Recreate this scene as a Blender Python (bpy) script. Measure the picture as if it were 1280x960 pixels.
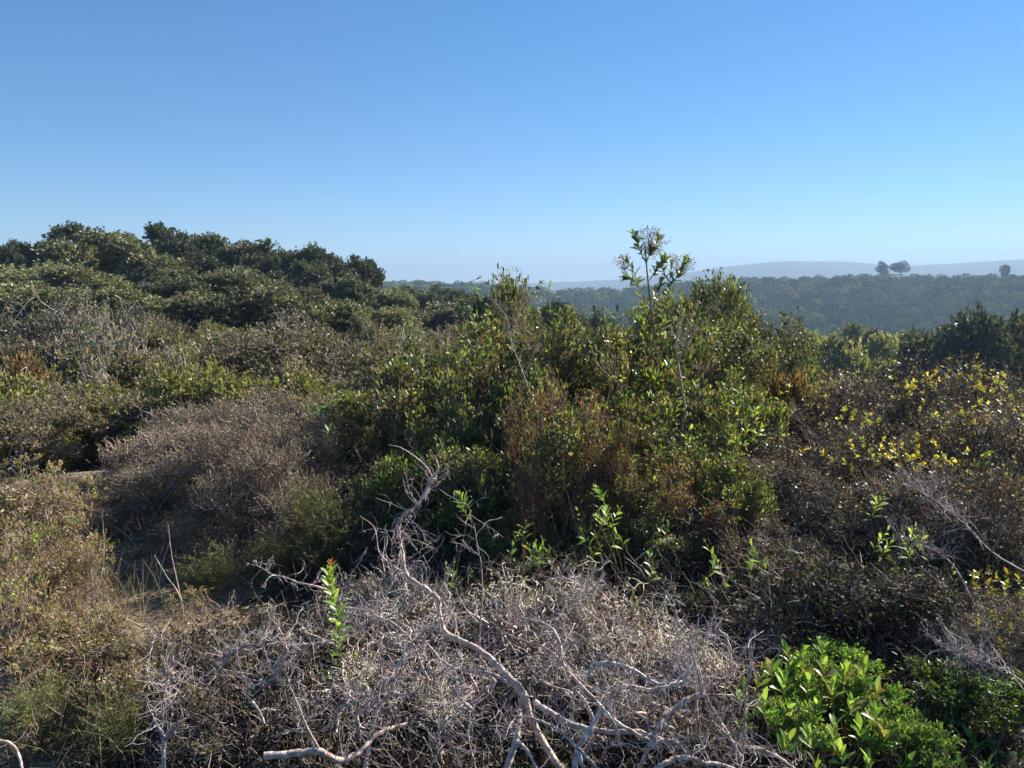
import bpy, math, random
import numpy as np
from mathutils import Vector, Matrix

# ------------------------------------------------------------ camera, sky, sun
S = bpy.context.scene
for o in list(bpy.data.objects): bpy.data.objects.remove(o)
COL = S.collection
R = math.radians
F_PX, PITCH, EYE = 967.0, R(7.5), 1.65
cam_d = bpy.data.cameras.new('camera'); cam = bpy.data.objects.new('camera', cam_d); COL.objects.link(cam)
cam.location = (0, 0, EYE); cam.rotation_euler = (R(90) - PITCH, 0, 0)
cam_d.sensor_width = 36.0; cam_d.lens = F_PX / 1280 * 36.0
cam_d.clip_start = 0.05; cam_d.clip_end = 30000
S.camera = cam

SUN_AZ, SUN_EL = R(52), R(31)          # to the right of the view direction (+Y), above the horizon
w = bpy.data.worlds.new('World'); S.world = w; w.use_nodes = True
nt = w.node_tree; bg = nt.nodes['Background']
sky = nt.nodes.new('ShaderNodeTexSky'); sky.sky_type = 'NISHITA'; sky.sun_disc = False
sky.sun_elevation = SUN_EL; sky.sun_rotation = SUN_AZ
sky.air_density = 0.8; sky.dust_density = 0.0; sky.ozone_density = 6; sky.altitude = 50
gm = nt.nodes.new('ShaderNodeGamma'); gm.inputs[1].default_value = .78
hs = nt.nodes.new('ShaderNodeHueSaturation'); hs.inputs['Saturation'].default_value = 1.26
nt.links.new(sky.outputs[0], gm.inputs[0]); nt.links.new(gm.outputs[0], hs.inputs['Color']); nt.links.new(hs.outputs[0], bg.inputs[0])
bg.inputs[1].default_value = 0.090
sd = bpy.data.lights.new('sun', 'SUN'); sun = bpy.data.objects.new('sun', sd); COL.objects.link(sun)
sd.energy = 5.0; sd.angle = R(0.5); sd.color = (1.0, 0.93, 0.82)
sv = Vector((math.sin(SUN_AZ) * math.cos(SUN_EL), math.cos(SUN_AZ) * math.cos(SUN_EL), math.sin(SUN_EL)))
sun.rotation_euler = sv.to_track_quat('Z', 'Y').to_euler()
vs = S.view_settings
vs.view_transform = 'Standard'; vs.look = 'None'; vs.exposure = 1.25; vs.gamma = 1.0; vs.use_curve_mapping = False
S.cycles.max_bounces = 6; S.cycles.transparent_max_bounces = 4; S.cycles.volume_bounces = 0

# ------------------------------------------------------------ terrain function
def at(u, v, Y):
    dx, dy = (u - 640) / F_PX, -(v - 480) / F_PX
    d = np.array([dx, math.cos(PITCH) + dy * math.sin(PITCH), -math.sin(PITCH) + dy * math.cos(PITCH)])
    return np.array([0, 0, EYE]) + d * (Y / d[1])

def sm(a, b, x):
    t = np.clip((x - a) / (b - a), 0, 1); return t * t * (3 - 2 * t)

def vnoise(x, y, s, seed=0):
    x = np.asarray(x, float) / s; y = np.asarray(y, float) / s
    o = 0
    for i, (a, b, c, d) in enumerate(((1.0, .6, 1.3, 1), (-.7, 1.1, 2.1, .8), (1.9, -1.3, .4, .5), (.9, 2.3, 4.4, .4), (-2.9, 1.7, 3.3, .3))):
        o = o + d * np.sin(a * x + b * y + c + seed * 1.7 * (i + 1))
    return o / 3.0

def H(x, y):
    x = np.asarray(x, float); y = np.asarray(y, float)
    r = np.hypot(x, y); az = np.degrees(np.arctan2(x, np.maximum(y, 1e-6) if np.ndim(y) == 0 else y))
    z = -0.9 * sm(6.0, 13, r)
    A = np.interp(az, [-180, -60, -34, -22, -12, -6, 0, 8, 20, 60, 180], [1, 1.3, 1.5, 1.5, .3, -.8, -2.5, -6, -7.5, -7.5, -4])
    z = z + A * sm(12, 52, r)
    z = z - (A + 12) * sm(75, 150, r) - 20 * sm(110, 240, r)
    crest = np.interp(az, [-180, -30, -12, -4, 3, 8, 16, 24, 34, 60, 180], [-8, -8, -6, -6, -10, -8.5, -3, -1.5, -3, -3, -7])
    n = vnoise(x, y, 38) * 3.2 + vnoise(x, y, 90, 3) * 4
    up = sm(235, 470, r)
    z = z + (crest + 33) * up * (1 - sm(520, 800, r))
    z = z + n * sm(200, 280, r) * (1 - 0.75 * sm(400, 480, r)) * (1 - sm(520, 800, r))
    z = z + 0.05 * vnoise(x, y, .6) * sm(0.5, 3, r) + 0.25 * vnoise(x, y, 5) * sm(7, 16, r)
    return z

def Hs(x, y): return float(H(np.array([x]), np.array([y]))[0])

# ------------------------------------------------------------ mesh helpers
class MB:
    def __init__(s): s.v = []; s.c = []; s.f = []; s.n = 0
    def add(s, v, f, c):
        v = np.asarray(v, np.float32).reshape(-1, 3); f = np.asarray(f, np.int32)
        c = np.asarray(c, np.float32)
        if c.ndim == 1: c = np.tile(c, (len(v), 1))
        s.v.append(v); s.c.append(c.reshape(-1, 3)); s.f.append(f + s.n); s.n += len(v)
    def mesh(s, name, mat, smooth=False):
        me = bpy.data.meshes.new(name)
        v = np.concatenate(s.v); c = np.concatenate(s.c)
        sizes = np.concatenate([np.full(len(f), f.shape[1], np.int32) for f in s.f])
        loops = np.concatenate([f.ravel() for f in s.f])
        me.vertices.add(len(v)); me.vertices.foreach_set('co', v.ravel())
        me.loops.add(len(loops)); me.loops.foreach_set('vertex_index', loops)
        me.polygons.add(len(sizes))
        st = np.concatenate([[0], np.cumsum(sizes)[:-1]]).astype(np.int32)
        me.polygons.foreach_set('loop_start', st); me.polygons.foreach_set('loop_total', sizes)
        if smooth: me.polygons.foreach_set('use_smooth', np.ones(len(sizes), bool))
        at_ = me.color_attributes.new('Col', 'FLOAT_COLOR', 'POINT')
        at_.data.foreach_set('color', np.concatenate([c, np.ones((len(c), 1), np.float32)], 1).astype(np.float32).ravel())
        me.update(calc_edges=True); me.materials.append(mat)
        return me
    def build(s, name, mat, parent=None, kind=None, smooth=False, label=None):
        return link(name, s.mesh(name, mat, smooth), parent, kind, label)

def link(name, me, parent=None, kind=None, label=None):
    o = bpy.data.objects.new(name, me); COL.objects.link(o)
    if parent: o.parent = parent
    if kind: o['kind'] = kind
    if label: o['label'] = label
    return o

def nrm(a): return a / np.maximum(np.linalg.norm(a, axis=-1, keepdims=True), 1e-9)

def tubes(P, Rr, sides=3):
    """P (N,k,3) centre lines, Rr (N,k) radii -> verts, quads"""
    N, k, _ = P.shape
    T = np.empty_like(P); T[:, 1:-1] = P[:, 2:] - P[:, :-2]; T[:, 0] = P[:, 1] - P[:, 0]; T[:, -1] = P[:, -1] - P[:, -2]
    T = nrm(T)
    ref = nrm(np.cross(P[:, -1] - P[:, 0], np.array([.31, .77, .22]) + 0 * P[:, 0]))[:, None, :]
    B = nrm(np.cross(T, ref)); A = np.cross(B, T)
    a = np.arange(sides) * 2 * np.pi / sides
    V = P[:, :, None] + Rr[:, :, None, None] * (np.cos(a)[None, None, :, None] * A[:, :, None] + np.sin(a)[None, None, :, None] * B[:, :, None])
    idx = np.arange(N * k * sides).reshape(N, k, sides)
    a0 = idx[:, :-1]; a1 = idx[:, 1:]
    Fq = np.stack([a0, np.roll(a0, -1, 2), np.roll(a1, -1, 2), a1], -1).reshape(-1, 4)
    return V.reshape(-1, 3), Fq

def leaves(base, axis, nor, L, W, shape=0):
    """little folded leaves"""
    N = len(base); axis = nrm(axis); side = nrm(np.cross(axis, nor)); nn = np.cross(side, axis)
    L = L[:, None]; W = W[:, None]
    if shape == 0:      # folded rhombus
        V = np.stack([base, base + axis * L * .55 + side * W * .5 + nn * W * .18, base + axis * L, base + axis * L * .55 - side * W * .5 + nn * W * .18], 1)
        t = np.array([[0, 1, 2], [0, 2, 3]])
    else:               # oval, folded and bent
        def p(a, s_, h): return base + axis * L * a + side * W * s_ + nn * (W * h - L * .25 * a * a)
        V = np.stack([p(0, 0, 0), p(.35, .42, .12), p(.72, .42, .14), p(1, 0, 0), p(.72, -.42, .14), p(.35, -.42, .12)], 1)
        t = np.array([[0, 1, 2], [0, 2, 3], [0, 3, 4], [0, 4, 5]])
    n = V.shape[1]
    f = (np.arange(N) * n)[:, None, None] + t[None]
    return V.reshape(-1, 3), f.reshape(-1, 3), n

def catmull(P, per=5):
    P = np.asarray(P, float); Q = np.vstack([2 * P[0] - P[1], P, 2 * P[-1] - P[-2]]); out = []
    for i in range(len(P) - 1):
        a, b, c, d = Q[i:i + 4]
        for t in np.arange(per) / per:
            out.append(.5 * (2 * b + (c - a) * t + (2 * a - 5 * b + 4 * c - d) * t * t + (3 * b - a - 3 * c + d) * t ** 3))
    out.append(P[-1]); return np.array(out)

# ------------------------------------------------------------ materials
def new_mat(name):
    m = bpy.data.materials.new(name); m.use_nodes = True; t = m.node_tree
    for n in list(t.nodes): t.nodes.remove(n)
    return m, t, t.nodes.new('ShaderNodeOutputMaterial')

def attr_col(t, lo=.8, hi=1.22):
    a = t.nodes.new('ShaderNodeVertexColor'); a.layer_name = 'Col'
    oi = t.nodes.new('ShaderNodeObjectInfo'); mr = t.nodes.new('ShaderNodeMapRange')
    mr.inputs['To Min'].default_value = lo; mr.inputs['To Max'].default_value = hi
    t.links.new(oi.outputs['Random'], mr.inputs['Value'])
    h = t.nodes.new('ShaderNodeHueSaturation')
    t.links.new(mr.outputs[0], h.inputs['Value']); t.links.new(a.outputs[0], h.inputs['Color'])
    return h.outputs[0]

def leaf_mat(name, rough=.5, trans=.35, spec=.4, lo=.8, hi=1.2):
    m, t, out = new_mat(name); c = attr_col(t, lo, hi)
    p = t.nodes.new('ShaderNodeBsdfPrincipled'); p.inputs['Roughness'].default_value = rough
    p.inputs['Specular IOR Level'].default_value = spec
    t.links.new(c, p.inputs['Base Color'])
    tr = t.nodes.new('ShaderNodeBsdfTranslucent')
    mu = t.nodes.new('ShaderNodeMix'); mu.data_type = 'RGBA'; mu.blend_type = 'MULTIPLY'; mu.inputs['Factor'].default_value = 1
    t.links.new(c, mu.inputs['A']); mu.inputs['B'].default_value = (1.3, 1.35, .65, 1)
    t.links.new(mu.outputs['Result'], tr.inputs[0])
    mx = t.nodes.new('ShaderNodeMixShader'); mx.inputs[0].default_value = trans
    t.links.new(p.outputs[0], mx.inputs[1]); t.links.new(tr.outputs[0], mx.inputs[2]); t.links.new(mx.outputs[0], out.inputs[0])
    return m

def bark_mat(name, scale=40, amt=.45, rough=.8, bump=.3):
    m, t, out = new_mat(name); c = attr_col(t, .85, 1.15)
    p = t.nodes.new('ShaderNodeBsdfPrincipled'); p.inputs['Roughness'].default_value = rough
    p.inputs['Specular IOR Level'].default_value = .25
    g = t.nodes.new('ShaderNodeNewGeometry'); n = t.nodes.new('ShaderNodeTexNoise')
    n.inputs['Scale'].default_value = scale; n.inputs['Detail'].default_value = 5
    t.links.new(g.outputs['Position'], n.inputs['Vector'])
    mr = t.nodes.new('ShaderNodeMapRange'); mr.inputs['From Min'].default_value = .3; mr.inputs['From Max'].default_value = .7
    mr.inputs['To Min'].default_value = 1 - amt; mr.inputs['To Max'].default_value = 1 + amt
    t.links.new(n.outputs[0], mr.inputs[0])
    v = t.nodes.new('ShaderNodeVectorMath'); v.operation = 'SCALE'; t.links.new(c, v.inputs[0]); t.links.new(mr.outputs[0], v.inputs['Scale'])
    t.links.new(v.outputs[0], p.inputs['Base Color'])
    b = t.nodes.new('ShaderNodeBump'); b.inputs['Strength'].default_value = bump; b.inputs['Distance'].default_value = .01
    t.links.new(n.outputs[0], b.inputs['Height']); t.links.new(b.outputs[0], p.inputs['Normal'])
    t.links.new(p.outputs[0], out.inputs[0]); return m

def soil_mat(name, ca, cb, cc, s1=3.0, s2=40):
    m, t, out = new_mat(name)
    p = t.nodes.new('ShaderNodeBsdfPrincipled'); p.inputs['Roughness'].default_value = .95; p.inputs['Specular IOR Level'].default_value = .15
    g = t.nodes.new('ShaderNodeNewGeometry')
    n1 = t.nodes.new('ShaderNodeTexNoise'); n1.inputs['Scale'].default_value = s1; n1.inputs['Detail'].default_value = 6
    n2 = t.nodes.new('ShaderNodeTexNoise'); n2.inputs['Scale'].default_value = s2; n2.inputs['Detail'].default_value = 6
    for n in (n1, n2): t.links.new(g.outputs['Position'], n.inputs['Vector'])
    r1 = t.nodes.new('ShaderNodeValToRGB'); r1.color_ramp.elements[0].position = .38; r1.color_ramp.elements[1].position = .62
    r1.color_ramp.elements[0].color = (*ca, 1); r1.color_ramp.elements[1].color = (*cb, 1)
    t.links.new(n1.outputs[0], r1.inputs[0])
    r2 = t.nodes.new('ShaderNodeValToRGB'); r2.color_ramp.elements[0].position = .5; r2.color_ramp.elements[1].position = .62
    t.links.new(n2.outputs[0], r2.inputs[0])
    mx = t.nodes.new('ShaderNodeMix'); mx.data_type = 'RGBA'
    t.links.new(r2.outputs[0], mx.inputs['Factor']); t.links.new(r1.outputs[0], mx.inputs['A']); mx.inputs['B'].default_value = (*cc, 1)
    t.links.new(mx.outputs['Result'], p.inputs['Base Color'])
    b = t.nodes.new('ShaderNodeBump'); b.inputs['Strength'].default_value = .7; b.inputs['Distance'].default_value = .02
    t.links.new(n2.outputs[0], b.inputs['Height']); t.links.new(b.outputs[0], p.inputs['Normal'])
    t.links.new(p.outputs[0], out.inputs[0]); return m

M_LEAF = leaf_mat('leaf_matte', .48, .34, .42, .62, 1.32)
M_GLOSS = leaf_mat('leaf_glossy', .40, .40, .42, .8, 1.25)
M_DRY = leaf_mat('leaf_dry', .6, .25, .35)
M_OAK = leaf_mat('oak_foliage', .5, .25, .3, .62, 1.3)
M_FAR = leaf_mat('distant_foliage', .9, .12, .0)
M_BARK = bark_mat('bark', 25)
M_TWIG = bark_mat('twig_bark', 60, .3, .7, .1)
M_DEAD = bark_mat('weathered_bark', 55, .5, .6, .5)

# ------------------------------------------------------------ setting: ground, path, mountains
def polar_sheet(name, rs, azs, fn, mat):
    Rg, Ag = np.meshgrid(rs, azs, indexing='ij')
    X = Rg * np.sin(Ag); Y = Rg * np.cos(Ag); Z = fn(X, Y)
    V = np.stack([X, Y, Z], -1).reshape(-1, 3); nr, na = Rg.shape
    i = np.arange(nr * na).reshape(nr, na)
    f = np.stack([i[:-1, :-1], i[:-1, 1:], i[1:, 1:], i[1:, :-1]], -1).reshape(-1, 4)[:, ::-1]
    mb = MB(); mb.add(V, f, (.1, .1, .1)); return mb.build(name, mat, kind='structure', smooth=True)

M_GROUND = soil_mat('scrub_floor', (.038, .028, .02), (.07, .052, .036), (.026, .024, .015), 1.5, 30)
rs = np.concatenate([[0.01], np.linspace(.4, 12, 60), np.geomspace(12.4, 900, 130), np.geomspace(950, 3600, 22)])
polar_sheet('ground', rs, np.linspace(-np.pi, np.pi, 361), H, M_GROUND)

def Hm(x, y):
    r = np.hypot(x, y); az = np.degrees(np.arctan2(x, y))
    top = np.interp(az, [-30, -12, 0, 2, 5, 8, 12, 15, 18, 19.5, 21.5, 24, 26.5, 29, 31, 33, 36, 45],
                    [-40, -40, -34, -22, -14, 0, 30, 62, 88, 92, 90, 74, 60, 70, 82, 92, 108, 100])
    top = top * .5 + 8
    body = sm(1750, 2150, r) * (1 - sm(2250, 2550, r))
    second = np.interp(az, [-30, 20, 25, 30, 36, 45], [-20, 0, 40, 60, 72, 75])
    n = (vnoise(x, y, 80) * 3.5 + vnoise(x, y, 30, 5) * 1.5) * np.clip(body * 1.5, 0, 1)
    return -31.5 + np.maximum((top + 33) * body + n * (body > .02), (second + 33) * sm(2450, 2850, r) * (1 - sm(2950, 3280, r)))
M_MT = soil_mat('mountain_scrub', (.045, .055, .035), (.085, .085, .055), (.05, .06, .035), .004, .02)
polar_sheet('mountains', np.linspace(1700, 3300, 60), np.radians(np.linspace(-32, 50, 260)), Hm, M_MT)

def strip(name, pts, mat, lift):
    """ribbon of ground draped on the terrain: pts = (x, y, half width)"""
    c = catmull(pts, 8); P = c[:, :2]; T = nrm(np.gradient(P, axis=0)); Nn = np.stack([T[:, 1], -T[:, 0]], 1)
    rows = []
    for j, s_ in enumerate(np.linspace(-1, 1, 13)):
        e = 1 + .18 * np.sin(np.arange(len(P)) * 1.3 + 5 * np.sign(s_)) * (abs(s_) > .9)
        q = P + Nn * (c[:, 2:3] * s_ * e[:, None])
        rows.append(np.column_stack([q, H(q[:, 0], q[:, 1]) + lift]))
    V = np.array(rows).transpose(1, 0, 2); n, k, _ = V.shape; i = np.arange(n * k).reshape(n, k)
    mb = MB(); mb.add(V.reshape(-1, 3), np.stack([i[:-1, :-1], i[:-1, 1:], i[1:, 1:], i[1:, :-1]], -1).reshape(-1, 4)[:, ::-1], (.3, .2, .1))
    return mb.build(name, mat, kind='structure', smooth=True)
M_PATH = soil_mat('sandy_soil', (.24, .175, .115), (.36, .275, .185), (.12, .085, .06), 6, 55)
strip('path', [(-1.9, 1.6, .3), (-1.75, 2.9, .42), (-1.85, 3.9, .5), (-2.15, 4.8, .42), (-2.75, 5.8, .4), (-3.5, 6.9, .7), (-4.3, 7.8, 1.1), (-6.4, 8.3, 1.1)], M_PATH, .012)

# ------------------------------------------------------------ plant generator
def colours(rng, n, pal, wts, jit=.22):
    pal = np.array(pal, float); w_ = np.array(wts, float); w_ /= w_.sum()
    c = pal[rng.choice(len(pal), n, p=w_)]
    return np.clip(c * (1 + jit * rng.standard_normal((n, 1))) * (1 + .08 * rng.standard_normal((n, 3))), .008, .9)

def plant(seed, w=1.0, h=1.0, lobes=14, lr=.25, stems=14, twigs=300, nleaf=2000, L=.03, W=.014,
          pal=((.08, .1, .03),), wts=(1,), stem_col=(.16, .12, .09), stem_r=.008, twig_r=.0016, twig_k=4, wob=.12,
          up=.35, spread=.12, zmin=.35, flat=.75, shape=0, lmat=None, smat=None, leaf_from=.25, leafup=.3, sides=3, base_h=0.0, per_twig=.6,
          twig_len=1.0, bend=.4):
    """returns (woody mesh, foliage mesh); origin at the root, unit = metres"""
    rng = np.random.default_rng(seed)
    a = rng.uniform(0, 2 * np.pi, lobes); q = np.sqrt(rng.uniform(0, 1, lobes)) * .5 * max(w - 2 * lr * .8, .02)
    dome = np.sqrt(np.clip(1 - (q / (w * .5)) ** 2, 0, 1))
    zt = h * (zmin + (1 - zmin) * rng.uniform(0.05, 1, lobes) ** .6 * dome) - lr * flat * .9
    C = np.stack([q * np.cos(a), q * np.sin(a), np.maximum(zt, lr * .4 + base_h)], 1)
    lrs = lr * rng.uniform(.65, 1.25, lobes)
    mw = MB(); mf = MB()
    # stems
    li = rng.integers(0, lobes, stems) if stems > lobes else rng.permutation(lobes)[:stems]
    b0 = np.column_stack([rng.normal(0, spread * w * .5, (stems, 2)), np.full(stems, -.03)]); e0 = C[li] + rng.normal(0, lr * .3, (stems, 3))
    k = 7; t = np.linspace(0, 1, k)[None, :, None]
    mid = b0 * .5 + e0 * .5 + np.column_stack([(e0[:, :2] - b0[:, :2]) * -.15, np.full(stems, .0)]) + rng.normal(0, wob * h * .5, (stems, 3)) * [1, 1, .3]
    P = (1 - t) ** 2 * b0[:, None] + 2 * t * (1 - t) * mid[:, None] + t * t * e0[:, None]
    P[:, 1:-1] += rng.normal(0, wob * .12 * h, (stems, k - 2, 3))
    rr = stem_r * rng.uniform(.6, 1.2, (stems, 1)) * np.linspace(1.3, .4, k)[None]
    v, f = tubes(P, rr, max(sides, 4)); mw.add(v, f, np.repeat(colours(rng, stems, [stem_col], [1], .2), k * max(sides, 4), 0))
    # every lobe without a stem gets a fork from the nearest stem
    O = P[rng.integers(0, stems, lobes * 2), rng.integers(2, k - 1, lobes * 2)]; E = np.repeat(C, 2, 0)
    k2 = 5; t2 = np.linspace(0, 1, k2)[None, :, None]; Q = O[:, None] * (1 - t2) + E[:, None] * t2
    Q[:, 1:-1] += rng.normal(0, wob * .15 * h, (len(O), k2 - 2, 3)); 
    v, f = tubes(Q, stem_r * .5 * np.linspace(1, .5, k2)[None].repeat(len(O), 0), 3); mw.add(v, f, np.repeat(colours(rng, len(O), [stem_col], [1], .2), k2 * 3, 0))
    # twigs
    wt = lrs ** 2; ti = rng.choice(lobes, twigs, p=wt / wt.sum())
    d = nrm(rng.normal(0, 1, (twigs, 3)) + [0, 0, up])
    cx = C[ti]; rad = lrs[ti][:, None]
    s0 = cx + d * rad * rng.uniform(.0, .45, (twigs, 1)) * [1, 1, flat] + rng.normal(0, .08, (twigs, 3)) * rad
    e1 = cx + d * rad * rng.uniform(.55, 1.12, (twigs, 1)) * [1, 1, flat]
    e1 = s0 + (e1 - s0) * twig_len + [0, 0, 1] * rad * up * .4
    t = np.linspace(0, 1, twig_k)[None, :, None]
    Tq = s0[:, None] * (1 - t) + e1[:, None] * t + (4 * t * (1 - t)) * rng.normal(0, wob * bend, (twigs, 1, 3)) * rad[:, None]
    if twig_k > 3:
        wk = np.cumsum(rng.normal(0, wob * .3, (twigs, twig_k - 2, 3)), 1) * .6; Tq[:, 1:-1] += (wk - wk.mean(1, keepdims=True)) * rad[:, None]
    Tq[:, :, 2] = np.maximum(Tq[:, :, 2], .01)
    v, f = tubes(Tq, twig_r * rng.uniform(.6, 1.4, (twigs, 1)) * np.linspace(1.2, .45, twig_k)[None], sides)
    mw.add(v, f, np.repeat(colours(rng, twigs, [stem_col], [1], .28), twig_k * sides, 0))
    # leaves along the twigs
    if nleaf:
        j = rng.integers(0, twigs, nleaf); s_ = rng.uniform(leaf_from, 1.0, nleaf) * (twig_k - 1); i0 = np.minimum(s_.astype(int), twig_k - 2); fr = (s_ - i0)[:, None]
        p = Tq[j, i0] * (1 - fr) + Tq[j, i0 + 1] * fr; td = nrm(Tq[j, i0 + 1] - Tq[j, i0])
        ax = nrm(td * .55 + rng.normal(0, .55, (nleaf, 3)) + [0, 0, leafup]); nor = rng.normal(0, 1, (nleaf, 3)) + [0, 0, .6]
        p = p + rng.normal(0, L * .25, (nleaf, 3))
        LL = L * rng.uniform(.6, 1.25, nleaf); WW = W * rng.uniform(.7, 1.25, nleaf)
        v, f, n = leaves(p, ax, nor, LL, WW, shape)
        pal = np.array(pal) * 1.15; tc = colours(rng, twigs, pal, wts, .18)[j]; oc = colours(rng, nleaf, pal, wts, .2)
        same = (rng.random(nleaf) < per_twig)[:, None]
        c = np.where(same, tc * (1 + .12 * rng.standard_normal((nleaf, 1))), oc)
        mf.add(v, f, np.repeat(np.clip(c, .006, .9), n, 0))
    return (mw.mesh('branches', smat or M_TWIG, True), mf.mesh('foliage', lmat or M_LEAF) if nleaf else None)

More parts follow.
